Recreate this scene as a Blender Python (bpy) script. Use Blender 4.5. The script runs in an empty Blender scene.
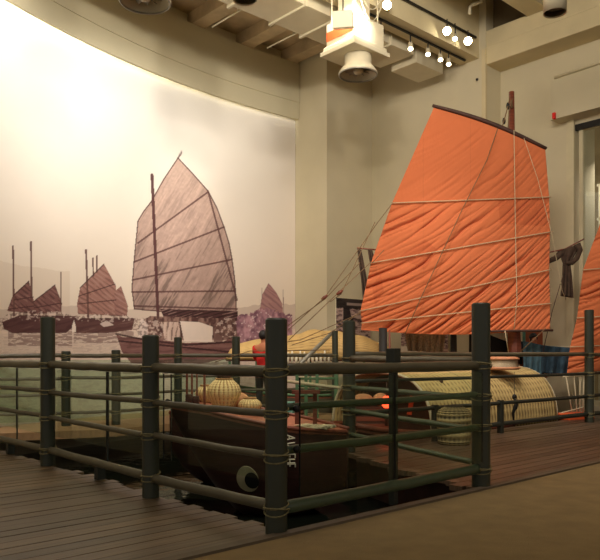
import bpy, bmesh, math, random
import numpy as np
from mathutils import Vector, Matrix, noise
random.seed(7); rng = np.random.default_rng(7)
C = bpy.context.scene.collection
PI = math.pi
HC = 1.2; F = 700.0
def P(u, v): return (-.675*u + .738*v, .738*u + .675*v)          # building grid -> world
def UV(x, y): return (-.675*x + .738*y, .738*x + .675*y)
def P3(u, v, z): x, y = P(u, v); return Vector((x, y, z))
def W(px, py, D): return Vector(((px-300)*D/F, D, HC - (py-354)*D/F))
def ray_u(px, py, u0):
    r = (px-300)/F; D = u0/(-.675*r + .738); return W(px, py, D)
def ray_v(px, py, v0):
    r = (px-300)/F; D = v0/(.738*r + .675); return W(px, py, D)
ANG = math.atan2(.675, .738)                                      # direction of v

# ------------------------------------------------------------------ materials
def lin(c):
    return tuple((x/12.92 if x <= .04045 else ((x+.055)/1.055)**2.4) for x in c)
def newmat(name):
    m = bpy.data.materials.new(name); m.use_nodes = True
    nt = m.node_tree; b = nt.nodes['Principled BSDF']; return m, nt, b
def mat(name, c, rough=.6, var=.15, scale=6, bump=0, stretch=(1,1,1), metal=0, rotz=0, bscale=None, spec=.5, coat=0):
    m, nt, b = newmat(name); N = nt.nodes; L = nt.links
    tc = N.new('ShaderNodeTexCoord'); mp = N.new('ShaderNodeMapping')
    mp.inputs['Scale'].default_value = stretch
    if rotz:
        vr = N.new('ShaderNodeVectorRotate'); vr.rotation_type = 'Z_AXIS'; vr.inputs['Angle'].default_value = -rotz
        L.new(tc.outputs['Object'], vr.inputs['Vector']); L.new(vr.outputs[0], mp.inputs[0])
    else: L.new(tc.outputs['Object'], mp.inputs[0])
    n = N.new('ShaderNodeTexNoise'); n.inputs['Scale'].default_value = scale; n.inputs['Detail'].default_value = 6
    L.new(mp.outputs[0], n.inputs['Vector'])
    r = N.new('ShaderNodeValToRGB'); r.color_ramp.elements[0].position = .3; r.color_ramp.elements[1].position = .7
    r.color_ramp.elements[0].color = (*[x*(1-var) for x in c], 1); r.color_ramp.elements[1].color = (*[min(1, x*(1+var)) for x in c], 1)
    L.new(n.outputs['Fac'], r.inputs[0]); L.new(r.outputs[0], b.inputs['Base Color'])
    b.inputs['Roughness'].default_value = rough; b.inputs['Metallic'].default_value = metal
    b.inputs['Specular IOR Level'].default_value = spec
    if bump:
        n2 = n
        if bscale:
            n2 = N.new('ShaderNodeTexNoise'); n2.inputs['Scale'].default_value = bscale; n2.inputs['Detail'].default_value = 4
            L.new(mp.outputs[0], n2.inputs['Vector'])
        bp = N.new('ShaderNodeBump'); bp.inputs['Strength'].default_value = bump; bp.inputs['Distance'].default_value = .02
        L.new(n2.outputs['Fac'], bp.inputs['Height']); L.new(bp.outputs[0], b.inputs['Normal'])
    return m
def S(r, g, b): return lin((r/255, g/255, b/255))
def weave(name, c1, c2, sx, sy, bump=.6, rough=.75, axis='UV'):
    m, nt, b = newmat(name); N = nt.nodes; L = nt.links
    tc = N.new('ShaderNodeTexCoord'); mp = N.new('ShaderNodeMapping'); mp.inputs['Scale'].default_value = (sx, sy, 1)
    L.new(tc.outputs['UV'], mp.inputs[0])
    br = N.new('ShaderNodeTexBrick'); br.inputs['Scale'].default_value = 1; br.offset = .5
    br.inputs['Color1'].default_value = (*c1, 1); br.inputs['Color2'].default_value = (*[x*.82 for x in c1], 1)
    br.inputs['Mortar'].default_value = (*c2, 1); br.inputs['Mortar Size'].default_value = .035; br.inputs['Mortar Smooth'].default_value = .6
    br.inputs['Brick Width'].default_value = .5; br.inputs['Row Height'].default_value = .25
    L.new(mp.outputs[0], br.inputs['Vector'])
    n = N.new('ShaderNodeTexNoise'); n.inputs['Scale'].default_value = 2.5; n.inputs['Detail'].default_value = 5
    L.new(tc.outputs['Object'], n.inputs['Vector'])
    mx = N.new('ShaderNodeMix'); mx.data_type = 'RGBA'; mx.blend_type = 'MULTIPLY'; mx.inputs[0].default_value = .55
    r = N.new('ShaderNodeValToRGB'); r.color_ramp.elements[0].color = (.5, .48, .42, 1); r.color_ramp.elements[1].color = (1.15, 1.12, 1.05, 1)
    r.color_ramp.elements[0].position = .3; r.color_ramp.elements[1].position = .7
    L.new(n.outputs[0], r.inputs[0]); L.new(br.outputs['Color'], mx.inputs[6]); L.new(r.outputs[0], mx.inputs[7])
    L.new(mx.outputs[2], b.inputs['Base Color']); b.inputs['Roughness'].default_value = rough
    bp = N.new('ShaderNodeBump'); bp.inputs['Strength'].default_value = bump; bp.inputs['Distance'].default_value = .02; bp.invert = True
    L.new(br.outputs['Fac'], bp.inputs['Height']); L.new(bp.outputs[0], b.inputs['Normal'])
    return m
def emis(name, c, s):
    m, nt, b = newmat(name); b.inputs['Base Color'].default_value = (*c, 1)
    b.inputs['Emission Color'].default_value = (*c, 1); b.inputs['Emission Strength'].default_value = s; return m
def vcol(name, rough=.7, bump=0):
    m, nt, b = newmat(name); a = nt.nodes.new('ShaderNodeAttribute'); a.attribute_name = 'Col'
    nt.links.new(a.outputs['Color'], b.inputs['Base Color']); b.inputs['Roughness'].default_value = rough
    b.inputs['Specular IOR Level'].default_value = .25
    return m

def plank_mat(name, c, width=.145, rough=.45):
    m, nt, b = newmat(name); N = nt.nodes; L = nt.links
    tc = N.new('ShaderNodeTexCoord')
    vr = N.new('ShaderNodeVectorRotate'); vr.rotation_type = 'Z_AXIS'; vr.inputs['Angle'].default_value = -ANG
    L.new(tc.outputs['Object'], vr.inputs['Vector'])
    mp = N.new('ShaderNodeMapping'); mp.inputs['Scale'].default_value = (1.2, 26, 1); L.new(vr.outputs[0], mp.inputs[0])
    n = N.new('ShaderNodeTexNoise'); n.inputs['Scale'].default_value = 1.5; n.inputs['Detail'].default_value = 6; L.new(mp.outputs[0], n.inputs[0])
    r = N.new('ShaderNodeValToRGB'); r.color_ramp.elements[0].color = (*[x*.6 for x in c], 1); r.color_ramp.elements[1].color = (*[x*1.35 for x in c], 1)
    r.color_ramp.elements[0].position = .3; r.color_ramp.elements[1].position = .72
    L.new(n.outputs[0], r.inputs[0])
    gi = N.new('ShaderNodeNewGeometry')
    mr = N.new('ShaderNodeMapRange'); mr.inputs['To Min'].default_value = .68; mr.inputs['To Max'].default_value = 1.2
    L.new(gi.outputs['Random Per Island'], mr.inputs[0])
    mx = N.new('ShaderNodeMix'); mx.data_type = 'RGBA'; mx.blend_type = 'MULTIPLY'; mx.inputs[0].default_value = 1
    L.new(r.outputs[0], mx.inputs[6]); L.new(mr.outputs[0], mx.inputs[7]); L.new(mx.outputs[2], b.inputs['Base Color'])
    b.inputs['Roughness'].default_value = rough
    bp = N.new('ShaderNodeBump'); bp.inputs['Strength'].default_value = .25; bp.inputs['Distance'].default_value = .01
    L.new(n.outputs[0], bp.inputs['Height']); L.new(bp.outputs[0], b.inputs['Normal'])
    return m

M = {}
M['wall'] = mat('painted_plaster', S(205,195,163), .8, .04, 1.2)
M['fascia'] = mat('fascia_paint', S(200,192,160), .8, .03, 1.2)
M['beam'] = mat('painted_beam', S(206,192,152), .7, .08, 1.5, .1)
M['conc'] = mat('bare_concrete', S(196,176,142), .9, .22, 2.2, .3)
M['conc_recess_shade'] = mat('recess_shaded_concrete', S(112,98,74), .9, .2, 2)  # concrete darkened in its colour for the shade of the right-hand ceiling recess
M['carpet'] = mat('carpet', S(142,119,78), .95, .12, 5, .5, bscale=180)
M['deck'] = plank_mat('deck_boards', S(102,84,60), rough=.42)
M['deck2'] = plank_mat('exhibit_deck', S(98,78,60), rough=.4)
M['kerb'] = mat('kerb_wood', S(98,84,66), .6, .15, 8, .1, (1,20,1), rotz=ANG)
M['post'] = mat('green_post', S(52,55,43), .42, .1, 5, .12, (1,1,.2))
M['postdark'] = mat('dark_post', S(38,41,34), .45, .1, 5)
M['railb'] = mat('brown_rail', S(86,79,60), .4, .15, 7, .1)
M['railg'] = mat('green_rail', S(70,82,60), .4, .12, 7, .1)
M['rope'] = mat('lashing_rope', S(136,126,88), .9, .2, 60, .6)
M['ropew'] = mat('pale_rope', S(206,190,155), .9, .1, 60, .3)
M['ropeb'] = mat('brown_rope', S(125,98,66), .9, .2, 60, .3)
M['iron'] = mat('dark_iron', S(24,22,20), .5, .2, 20, metal=.3)
M['wood'] = mat('reddish_wood', S(120,60,40), .55, .25, 4, .2, (1,1,8))
M['woodd'] = mat('dark_wood', S(70,42,30), .6, .25, 5, .2)
M['hull'] = mat('hull_wood', S(58,26,18), .5, .3, 3, .2, (1,1,9))
M['hullg'] = mat('old_hull_wood', S(88,78,58), .6, .25, 3, .2, (1,1,9))
M['hulldeck'] = mat('sampan_deck_wood', S(150,86,62), .5, .2, 4, .15, (8,1,1))
M['white'] = mat('white_paint', S(232,224,196), .6, .05, 6)
M['whitem'] = mat('white_metal', S(208,198,168), .45, .04, 4)
M['eye'] = mat('old_white_paint', S(176,164,130), .6, .15, 12)
M['batten'] = mat('batten_wood', S(196,166,128), .7, .15, 8)
M['copper'] = mat('stained_rattan', S(196,134,96), .6, .2, 20, .2)
M['pile'] = mat('tarred_wood', S(30,24,18), .7, .2, 6)
M['black'] = mat('black_cloth', S(20,18,17), .95, .2, 12, .3)
M['net'] = mat('net_cloth', S(150,128,104), .95, .4, 30, .5)
M['denim'] = mat('blue_cloth', S(92,124,136), .95, .35, 9, .5)
M['denimd'] = mat('dark_blue_cloth', S(50,72,86), .95, .35, 9, .5)
M['garb'] = mat('brown_garment', S(74,56,42), .95, .3, 12, .5)
M['red'] = mat('red_cloth', S(214,36,30), .85, .15, 10, .2)
M['skin'] = mat('skin', S(190,120,84), .55, .06, 8)
M['hair'] = mat('hair', S(22,16,14), .6, .2, 30)
M['trouser'] = mat('dark_trousers', S(36,34,36), .9, .15, 10)
M['shirtb'] = mat('brown_shirt', S(140,80,52), .9, .15, 10)
M['panel'] = mat('orange_brown_panel', S(165,90,52), .7, .15, 3)
M['teal'] = mat('turquoise_paint', S(110,170,150), .6, .1, 5)
M['green'] = mat('green_paint', S(84,120,84), .6, .15, 5)
M['orange'] = mat('orange_paint', S(226,92,40), .6, .1, 5)
M['tancan'] = mat('tan_canvas', S(205,170,98), .9, .14, 2.5, .3)
M['sack'] = mat('pale_sack', S(196,140,96), .9, .2, 9, .5)
M['matroof'] = weave('woven_mat', S(192,164,100), S(118,94,52), 5, 13, .7)
M['tanroof'] = weave('woven_tan_mat', S(206,172,102), S(128,100,56), 12, 20, .4)
M['wick'] = weave('wicker', S(176,154,104), S(52,40,26), 7, 3.2, 1)
M['wickp'] = weave('pale_wicker', S(240,204,140), S(150,104,58), 12, .7, .9)
M['frame'] = mat('window_frame_paint', S(206,196,160), .6, .05, 4)
M['blind'] = mat('outer_room_wall', S(170,150,112), .8, .2, 1.5)
M['grey'] = mat('grey_metal', S(150,146,132), .4, .1, 6, metal=.4)
M['lampred'] = emis('red_lantern_light', (1, .06, .02), 3.5)
M['bulb'] = emis('lamp_light', (1, .88, .62), 45)
M['bulbs'] = emis('small_lamp_light', (1, .88, .62), 14)
def ribmat(name, c1, c2, sx, sy, kx=1.0, ky=.3, bump=.6, dist=.5, thr=.45):
    m, nt, b = newmat(name); N = nt.nodes; L = nt.links
    tc = N.new('ShaderNodeTexCoord')
    wx = N.new('ShaderNodeTexWave'); wx.bands_direction = 'X'; wx.inputs['Scale'].default_value = sx; wx.inputs['Distortion'].default_value = dist
    wy = N.new('ShaderNodeTexWave'); wy.bands_direction = 'Y'; wy.inputs['Scale'].default_value = sy; wy.inputs['Distortion'].default_value = dist
    n = N.new('ShaderNodeTexNoise'); n.inputs['Scale'].default_value = 3; n.inputs['Detail'].default_value = 6
    L.new(tc.outputs['UV'], wx.inputs[0]); L.new(tc.outputs['UV'], wy.inputs[0]); L.new(tc.outputs['Object'], n.inputs[0])
    a = N.new('ShaderNodeMath'); a.operation = 'MULTIPLY'; a.inputs[1].default_value = kx/(kx+ky); L.new(wx.outputs['Fac'], a.inputs[0])
    c = N.new('ShaderNodeMath'); c.operation = 'MULTIPLY_ADD'; c.inputs[1].default_value = ky/(kx+ky); L.new(wy.outputs['Fac'], c.inputs[0]); L.new(a.outputs[0], c.inputs[2])
    d = N.new('ShaderNodeMath'); d.operation = 'MULTIPLY_ADD'; d.inputs[1].default_value = .9; d.inputs[2].default_value = -.42; L.new(n.outputs[0], d.inputs[0])
    e = N.new('ShaderNodeMath'); e.operation = 'ADD'; L.new(c.outputs[0], e.inputs[0]); L.new(d.outputs[0], e.inputs[1])
    rp = N.new('ShaderNodeValToRGB'); rp.color_ramp.elements[0].color = (*c2, 1); rp.color_ramp.elements[1].color = (*c1, 1); rp.color_ramp.elements[1].position = thr
    L.new(e.outputs[0], rp.inputs[0]); L.new(rp.outputs[0], b.inputs['Base Color']); b.inputs['Roughness'].default_value = .75
    bp = N.new('ShaderNodeBump'); bp.inputs['Distance'].default_value = .02; bp.inputs['Strength'].default_value = bump; L.new(c.outputs[0], bp.inputs['Height']); L.new(bp.outputs[0], b.inputs['Normal']); return m
M['wickr'] = ribmat('pale_ribbed_wicker', S(246,214,152), S(160,112,62), 7, 4.5)
M['matroof'] = ribmat('split_bamboo_mat', S(190,164,106), S(116,92,54), 7, 12.5, .4, 1, .6, .8, .5)
M['tanroof'] = ribmat('tan_mat', S(204,170,106), S(160,130,80), 5, 9, .3, 1, .4, .8, .35)
M['wick'] = ribmat('brown_wicker', S(172,150,102), S(50,40,26), 7, 3.4, .35, 1, 1, .5, .6)
M['checker'] = weave('checked_band', S(225,205,170), S(90,45,30), 30, 8, .4)

# water
m, nt, b = newmat('dark_water'); b.inputs['Base Color'].default_value = (.007, .010, .006, 1); b.inputs['Roughness'].default_value = .04
n = nt.nodes.new('ShaderNodeTexNoise'); n.inputs['Scale'].default_value = 3.5; n.inputs['Detail'].default_value = 3
tcn = nt.nodes.new('ShaderNodeTexCoord'); nt.links.new(tcn.outputs['Object'], n.inputs[0])
bp = nt.nodes.new('ShaderNodeBump'); bp.inputs['Strength'].default_value = .22; bp.inputs['Distance'].default_value = .04
nt.links.new(n.outputs[0], bp.inputs['Height']); nt.links.new(bp.outputs[0], b.inputs['Normal']); M['water'] = m
# glass panel
m = bpy.data.materials.new('green_tinted_glass'); m.use_nodes = True; nt = m.node_tree; nt.nodes.clear()
o = nt.nodes.new('ShaderNodeOutputMaterial'); tr = nt.nodes.new('ShaderNodeBsdfTransparent'); tr.inputs[0].default_value = (.88, .935, .88, 1)
gl = nt.nodes.new('ShaderNodeBsdfGlossy'); gl.inputs['Roughness'].default_value = .01; gl.inputs['Color'].default_value = (.9, 1, .92, 1)
fr = nt.nodes.new('ShaderNodeFresnel'); fr.inputs['IOR'].default_value = 1.5
ge = nt.nodes.new('ShaderNodeNewGeometry'); m1n = nt.nodes.new('ShaderNodeMath'); m1n.operation = 'SUBTRACT'; m1n.inputs[0].default_value = 1; nt.links.new(ge.outputs['Backfacing'], m1n.inputs[1])
m2n = nt.nodes.new('ShaderNodeMath'); m2n.operation = 'MULTIPLY'; nt.links.new(fr.outputs[0], m2n.inputs[0]); nt.links.new(m1n.outputs[0], m2n.inputs[1])
mx = nt.nodes.new('ShaderNodeMixShader'); nt.links.new(m2n.outputs[0], mx.inputs[0]); nt.links.new(tr.outputs[0], mx.inputs[1]); nt.links.new(gl.outputs[0], mx.inputs[2]); nt.links.new(mx.outputs[0], o.inputs[0])
M['glass'] = m
mg = m.copy(); mg.name = 'sea_green_glass'; M['glassg'] = mg
for n_ in mg.node_tree.nodes:
    if n_.type == 'BSDF_TRANSPARENT': n_.inputs[0].default_value = (.84, .935, .87, 1)
m2 = m.copy(); m2.name = 'window_glass'; M['wglass'] = m2
for n_ in m2.node_tree.nodes:
    if n_.type == 'BSDF_TRANSPARENT': n_.inputs[0].default_value = (.93, .94, .92, 1)
# sail cloth
m, nt, b = newmat('orange_sailcloth'); N = nt.nodes; L = nt.links
a = N.new('ShaderNodeAttribute'); a.attribute_name = 'Col'; L.new(a.outputs['Color'], b.inputs['Base Color'])
b.inputs['Roughness'].default_value = .85; b.inputs['Specular IOR Level'].default_value = .2
b.inputs['Sheen Weight'].default_value = .15
M['sail'] = m

# ------------------------------------------------------------------ mesh helpers
class MB:
    def __init__(s): s.v = []; s.f = []; s.uv = {}; s.mi = []
    def add(s, vs, fs, uvs=None):
        o = len(s.v); s.v += [tuple(p) for p in vs]
        for i, f in enumerate(fs):
            if uvs: s.uv[len(s.f)] = [uvs[k] for k in f]
            s.f.append(tuple(k+o for k in f))
        return s
    def box(s, c, size, rz=0, rot=None):
        x, y, z = [k/2 for k in size]; R = rot if rot else Matrix.Rotation(rz, 3, 'Z')
        vs = [Vector(c) + R @ Vector((a*x, b*y, d*z)) for a in (-1, 1) for b in (-1, 1) for d in (-1, 1)]
        return s.add(vs, [(0,1,3,2),(4,6,7,5),(0,4,5,1),(2,3,7,6),(0,2,6,4),(1,5,7,3)])
    def uvbox(s, u0, u1, v0, v1, z0, z1):
        return s.prism([P(u0, v0), P(u1, v0), P(u1, v1), P(u0, v1)], z0, z1)
    def prism(s, pts, z0, z1):
        a = sum(pts[i][0]*pts[(i+1) % len(pts)][1] - pts[(i+1) % len(pts)][0]*pts[i][1] for i in range(len(pts)))
        if a < 0: pts = pts[::-1]
        n = len(pts)
        vs = [(p[0], p[1], z0) for p in pts] + [(p[0], p[1], z1) for p in pts]
        return s.add(vs, [tuple(range(n))[::-1], tuple(range(n, 2*n))] + [(i, (i+1) % n, n+(i+1) % n, n+i) for i in range(n)])
    def tube(s, pts, r, n=8, closed=False, cap=True):
        pts = [Vector(p) for p in pts]; m_ = len(pts); rs = r if isinstance(r, (list, tuple)) else [r]*m_
        vs = []; up = None
        for i, p in enumerate(pts):
            a = pts[(i-1) % m_] if (closed or i > 0) else p; c = pts[(i+1) % m_] if (closed or i < m_-1) else p
            t = (c-a).normalized()
            if up is None:
                up = t.orthogonal().normalized()
            else:
                up = (up - t*up.dot(t))
                up = up.normalized() if up.length > 1e-6 else t.orthogonal().normalized()
            w = t.cross(up)
            vs += [p + (up*math.cos(2*PI*k/n) + w*math.sin(2*PI*k/n))*rs[i] for k in range(n)]
        fs = []
        for i in range(m_ if closed else m_-1):
            j = (i+1) % m_
            fs += [(i*n+k, i*n+(k+1) % n, j*n+(k+1) % n, j*n+k) for k in range(n)]
        if cap and not closed: fs += [tuple(range(n))[::-1], tuple(range((m_-1)*n, m_*n))]
        return s.add(vs, fs)
    def lathe(s, c, prof, n=24, uvs=False, fac=None, capt=False, capb=False):
        vs = []; uv = []
        for i, (r, z) in enumerate(prof):
            for k in range(n+1):
                a = 2*PI*k/n; rr = r*(fac(a, z) if fac else 1)
                vs.append((c[0]+rr*math.cos(a), c[1]+rr*math.sin(a), c[2]+z)); uv.append((k/n, i/(len(prof)-1)))
        q = n+1
        fs = [(i*q+k, i*q+k+1, (i+1)*q+k+1, (i+1)*q+k) for i in range(len(prof)-1) for k in range(n)]
        if capb: fs.append(tuple(range(n))[::-1])
        if capt: fs.append(tuple((len(prof)-1)*q+k for k in range(n)))
        return s.add(vs, fs, uv)
    def grid(s, fn, nu, nv, wrap=False):
        vs = []; uv = []
        for i in range(nu+1):
            for j in range(nv+1):
                vs.append(tuple(fn(i/nu, j/nv))); uv.append((i/nu, j/nv))
        q = nv+1
        return s.add(vs, [(i*q+j, (i+1)*q+j, (i+1)*q+j+1, i*q+j+1) for i in range(nu) for j in range(nv)], uv)
    def sphere(s, c, r, n=12, m_=8, sc=(1, 1, 1)):
        vs = [(c[0], c[1], c[2]-r*sc[2])]
        for i in range(1, m_):
            t = -PI/2 + PI*i/m_
            for k in range(n): vs.append((c[0]+r*sc[0]*math.cos(t)*math.cos(2*PI*k/n), c[1]+r*sc[1]*math.cos(t)*math.sin(2*PI*k/n), c[2]+r*sc[2]*math.sin(t)))
        vs.append((c[0], c[1], c[2]+r*sc[2])); T = len(vs)-1
        fs = [(0, 1+(k+1) % n, 1+k) for k in range(n)] + [(T, 1+(m_-2)*n+k, 1+(m_-2)*n+(k+1) % n) for k in range(n)]
        fs += [(1+i*n+k, 1+i*n+(k+1) % n, 1+(i+1)*n+(k+1) % n, 1+(i+1)*n+k) for i in range(m_-2) for k in range(n)]
        return s.add(vs, fs)
    def build(s, name, m, parent=None, smooth=False, solid=0, origin=None):
        me = bpy.data.meshes.new(name)
        off = Vector((0, 0, 0))
        root = parent
        while root is not None and root.parent is not None: root = root.parent
        if root is not None: off = root.location
        elif origin is not None: off = Vector(origin)
        me.from_pydata([tuple(Vector(p)-off) for p in s.v], [], s.f)
        if s.uv:
            ul = me.uv_layers.new(name='UVMap')
            for p in me.polygons:
                if p.index in s.uv:
                    for li, c in zip(p.loop_indices, s.uv[p.index]): ul.data[li].uv = c
        me.materials.append(m)
        if smooth:
            for p in me.polygons: p.use_smooth = True
        o = bpy.data.objects.new(name, me); C.objects.link(o)
        if parent is not None: o.parent = parent
        else: o.location = off
        if solid:
            md = o.modifiers.new('thickness', 'SOLIDIFY'); md.thickness = solid; md.offset = 0
        return o
def tag(o, label, cat, group=None, kind=None):
    o['label'] = label; o['category'] = cat
    if group: o['group'] = group
    if kind: o['kind'] = kind
    return o
def thing(name, label, cat, loc, group=None):
    o = bpy.data.objects.new(name, None); C.objects.link(o); o.location = loc; o.empty_display_size = .1
    return tag(o, label, cat, group)
def struct(o): o['kind'] = 'structure'; return o
def bev(o, w=.006):
    md = o.modifiers.new('bevel', 'BEVEL'); md.width = w; md.segments = 2; md.limit_method = 'ANGLE'; return o
def smooth_by_angle(o, ang=40):
    for p in o.data.polygons: p.use_smooth = True
    md = o.modifiers.new('es', 'EDGE_SPLIT'); md.split_angle = math.radians(ang); return o

# numpy value noise
def vnoise(x, y, seed=0):
    xi = np.floor(x).astype(np.int64); yi = np.floor(y).astype(np.int64); fx = x-xi; fy = y-yi
    fx = fx*fx*(3-2*fx); fy = fy*fy*(3-2*fy)
    def h(a, b_):
        n_ = (a*374761393 + b_*668265263 + seed*974711) & 0x7fffffff
        n_ = ((n_ ^ (n_ >> 13))*1274126177) & 0x7fffffff
        return ((n_ ^ (n_ >> 16)) & 0xffff)/65535.0
    return (h(xi, yi)*(1-fx)+h(xi+1, yi)*fx)*(1-fy) + (h(xi, yi+1)*(1-fx)+h(xi+1, yi+1)*fx)*fy
def fbm(x, y, seed=0, o=4):
    a = .5; t = 0
    for k in range(o): t = t + a*vnoise(x*2**k, y*2**k, seed+k); a *= .5
    return t/(1-.5**o)
def setcol(me, cols):
    at = me.color_attributes.new('Col', 'FLOAT_COLOR', 'POINT')
    at.data.foreach_set('color', np.c_[cols, np.ones(len(cols))].astype(np.float32).ravel())
def npgrid(name, V, nu, nv, m, parent=None, cols=None, smooth=True):
    me = bpy.data.meshes.new(name); i, j = np.meshgrid(np.arange(nu-1), np.arange(nv-1), indexing='ij')
    a = (i*nv+j).ravel(); q = np.c_[a, a+nv, a+nv+1, a+1]
    me.vertices.add(len(V)); me.vertices.foreach_set('co', V.astype(np.float32).ravel())
    me.loops.add(q.size); me.loops.foreach_set('vertex_index', q.ravel().astype(np.int32))
    me.polygons.add(len(q)); me.polygons.foreach_set('loop_start', (np.arange(len(q))*4).astype(np.int32)); me.polygons.foreach_set('loop_total', np.full(len(q), 4, np.int32))
    me.update(calc_edges=True); me.validate()
    if smooth: me.polygons.foreach_set('use_smooth', np.ones(len(q), bool))
    if cols is not None: setcol(me, cols)
    me.materials.append(m); o = bpy.data.objects.new(name, me); C.objects.link(o)
    if parent: o.parent = parent
    return o

# ------------------------------------------------------------------ camera
cam = bpy.data.cameras.new('camera'); co = bpy.data.objects.new('camera', cam); C.objects.link(co)
co.location = (0, 0, HC); co.rotation_euler = (PI/2, 0, 0); cam.sensor_width = 36; cam.lens = 36*F/600; cam.shift_y = (354-280)/600
cam.clip_end = 200; bpy.context.scene.camera = co

# ------------------------------------------------------------------ room shell
ZC = 8.42; ZM = 7.04; CX, CY, CR = 8.80, 5.35, 15.11
def arc(px, off=0):
    """mural wall point on the circle hit by the direction px, off metres in front of it"""
    r = (px-300)/F; R = CR-off
    A = 1+r*r; B = -2*(CX*r+CY); Q = CX*CX+CY*CY-R*R
    D = (-B+math.sqrt(B*B-4*A*Q))/(2*A); return (r*D, D)
def th_of(px, off=0): x, y = arc(px, off); return math.atan2(y-CY, x-CX)
TH1 = th_of(295.5); TH0 = PI+.02                                        # far right end, near left end
def arcpt(th, off=0): return (CX+(CR-off)*math.cos(th), CY+(CR-off)*math.sin(th))
def arcband(name, off_in, off_out, z0, z1, m, t0=None, t1=None, n=64):
    t0 = TH0 if t0 is None else t0; t1 = TH1 if t1 is None else t1
    b_ = MB(); vs = []
    for k in range(n+1):
        th = t0+(t1-t0)*k/n
        x, y = arcpt(th, off_in); X, Y = arcpt(th, off_out)
        vs += [(x, y, z0), (x, y, z1), (X, Y, z1), (X, Y, z0)]
    fs = []
    for k in range(n):
        a = 4*k; c = a+4
        fs += [(a, c, c+1, a+1), (a+1, c+1, c+2, a+2), (a+2, c+2, c+3, a+3), (a+3, c+3, c, a)]
    fs += [(0, 1, 2, 3), (4*n+3, 4*n+2, 4*n+1, 4*n)]
    b_.add(vs, fs); o = b_.build(name, m); smooth_by_angle(o); return o
struct(arcband('wall_left', -.02, -.3, -.7, 9.2, M['wall']))
struct(arcband('trim_1', .17, .0, ZM+.42, ZC, M['fascia']))       # upper fascia
struct(arcband('trim_2', .150, .085, ZM, ZM+.44, M['fascia']))      # lower band of the cove
def wallseg(name, p0, p1, z0=-.7, z1=9.8, t=.25, m=None):
    p0 = Vector(p0); p1 = Vector(p1); d = (p1-p0).normalized(); nrm = Vector((-d.y, d.x))*t
    b_ = MB().prism([tuple(p0), tuple(p1), tuple(p1+nrm), tuple(p0+nrm)], z0, z1)
    return struct(b_.build(name, m or M['wall']))
ue = UV(*arcpt(TH1, 0))
U1 = 11.93; V1 = 11.78
pA = Vector(arcpt(TH1, 0)); pA2 = Vector(P(U1, V1)); pB = Vector(P(U1, 13.4)); pC = Vector(P(8.60, 13.4))
def wseg(name, a, b_, **k): return wallseg(name, b_, a, **k)
# one pier projecting beside the mural, the wall behind the sail, the recessed wall
o = MB().prism([tuple(pA), tuple(pA2), P(U1, 14.9), P(13.6, 14.9), P(13.6, V1)], -.7, 9.2).build('wall_pier', M['wall']); struct(o)
o = MB().uvbox(8.60, U1+.05, 13.4, 14.9, -.7, 9.8).build('wall_back', M['wall']); struct(o)
o = MB().uvbox(6.86, 8.62, 14.0, 14.9, -.7, 9.8).build('wall_right', M['wall']); struct(o)
o = MB().uvbox(8.58, 8.68, 13.36, 13.42, -.7, 7.9).build('trim_3', M['beam']); struct(o)
# window wall
b_ = MB(); b_.uvbox(-10, 6.86, 14.0, 14.25, 5.95, 9.8); b_.uvbox(-10, 1.0, 14.0, 14.25, -.7, 6.0); b_.uvbox(0.9, 6.87, 14.0, 14.25, -.7, .15)
struct(b_.build('wall_window_side', M['wall']))
struct(MB().uvbox(-2, 7.2, 13.62, 14.02, 6.05, 6.85).build('trim_4', M['wall']))
struct(MB().uvbox(6.86, 7.02, 13.94, 14.03, -.4, 6.05).build('trim_5', M['frame']))
wf = thing('window_1', '', 'window', P3(4, 14.1, .15)); del wf['label'], wf['category']; struct(wf)
b_ = MB()
for u in (6.76, 5.5, 4.2, 2.9, 1.6): b_.uvbox(u-.04, u+.04, 14.05, 14.16, .15, 5.95)
for z in (.2, 5.88): b_.uvbox(1.0, 6.8, 14.05, 14.16, z-.05, z+.05)
b_.build('window_frame', M['frame'], wf)
MB().uvbox(1.02, 6.76, 14.10, 14.112, .2, 5.9).build('window_pane', M['wglass'], wf)
MB().uvbox(1.0, 6.86, 14.0, 14.06, 5.83, 5.96).build('window_header', M['iron'], wf)
# room seen through the window
struct(MB().uvbox(-6, 10, 19, 19.2, -.7, 9).build('wall_neighbour_room', M['blind']))
struct(MB().uvbox(-6, 10, 14.3, 19, -.8, -.7).build('floor_neighbour_room', M['blind']))
b_ = MB()
for k in range(9): b_.uvbox(7.4-k*.9, 7.46-k*.9, 16.4, 16.5, -.7, 5.2)
for z in (.8, 1.7, 2.6, 3.5, 4.4, 5.2): b_.uvbox(-.5, 7.5, 16.4, 16.5, z-.03, z+.03)
tag(b_.build('lattice_screen', M['white'], origin=P3(4, 16.4, -.7)), 'pale gridded screen standing behind the tall window at far right', 'screen')

# ceiling
def slab(name, u0, u1, v0, v1, z0, z1, m): return struct(MB().uvbox(u0, u1, v0, v1, z0, z1).build(name, m))
slab('ceiling', 8.9, 22, -8, 14.9, 8.70, 9.0, M['conc'])
slab('ceiling_right', -8, 8.9, -8, 14.9, 9.55, 9.75, M['conc_recess_shade'])
k = 2
for v in (-2.1, -.7, .7, 2.1, 3.5, 4.9, 6.25, 7.35, 8.75, 10.15, 11.5):
    slab('trim_ceiling_beam', 9.3, 20, v-.17, v+.17, ZC, 8.72, M['conc'])
for u in (7.16, 4.9, 2.6): slab('trim_ceiling_joist', u, u+.45, -6, 13.42, 8.28, 9.6, M['beam'])
slab('trim_main_beam', 8.77, 9.27, -6, 13.42, 7.75, 9.6, M['beam'])       # beam carrying the track lights
b_ = MB(); b_.uvbox(-6, 8.62, 13.4, 14.02, 7.56, 7.95); b_.uvbox(-6, 8.62, 13.43, 14.02, 7.95, 8.32)
struct(bev(b_.build('trim_cross_beam', M['beam']), .02))
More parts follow.
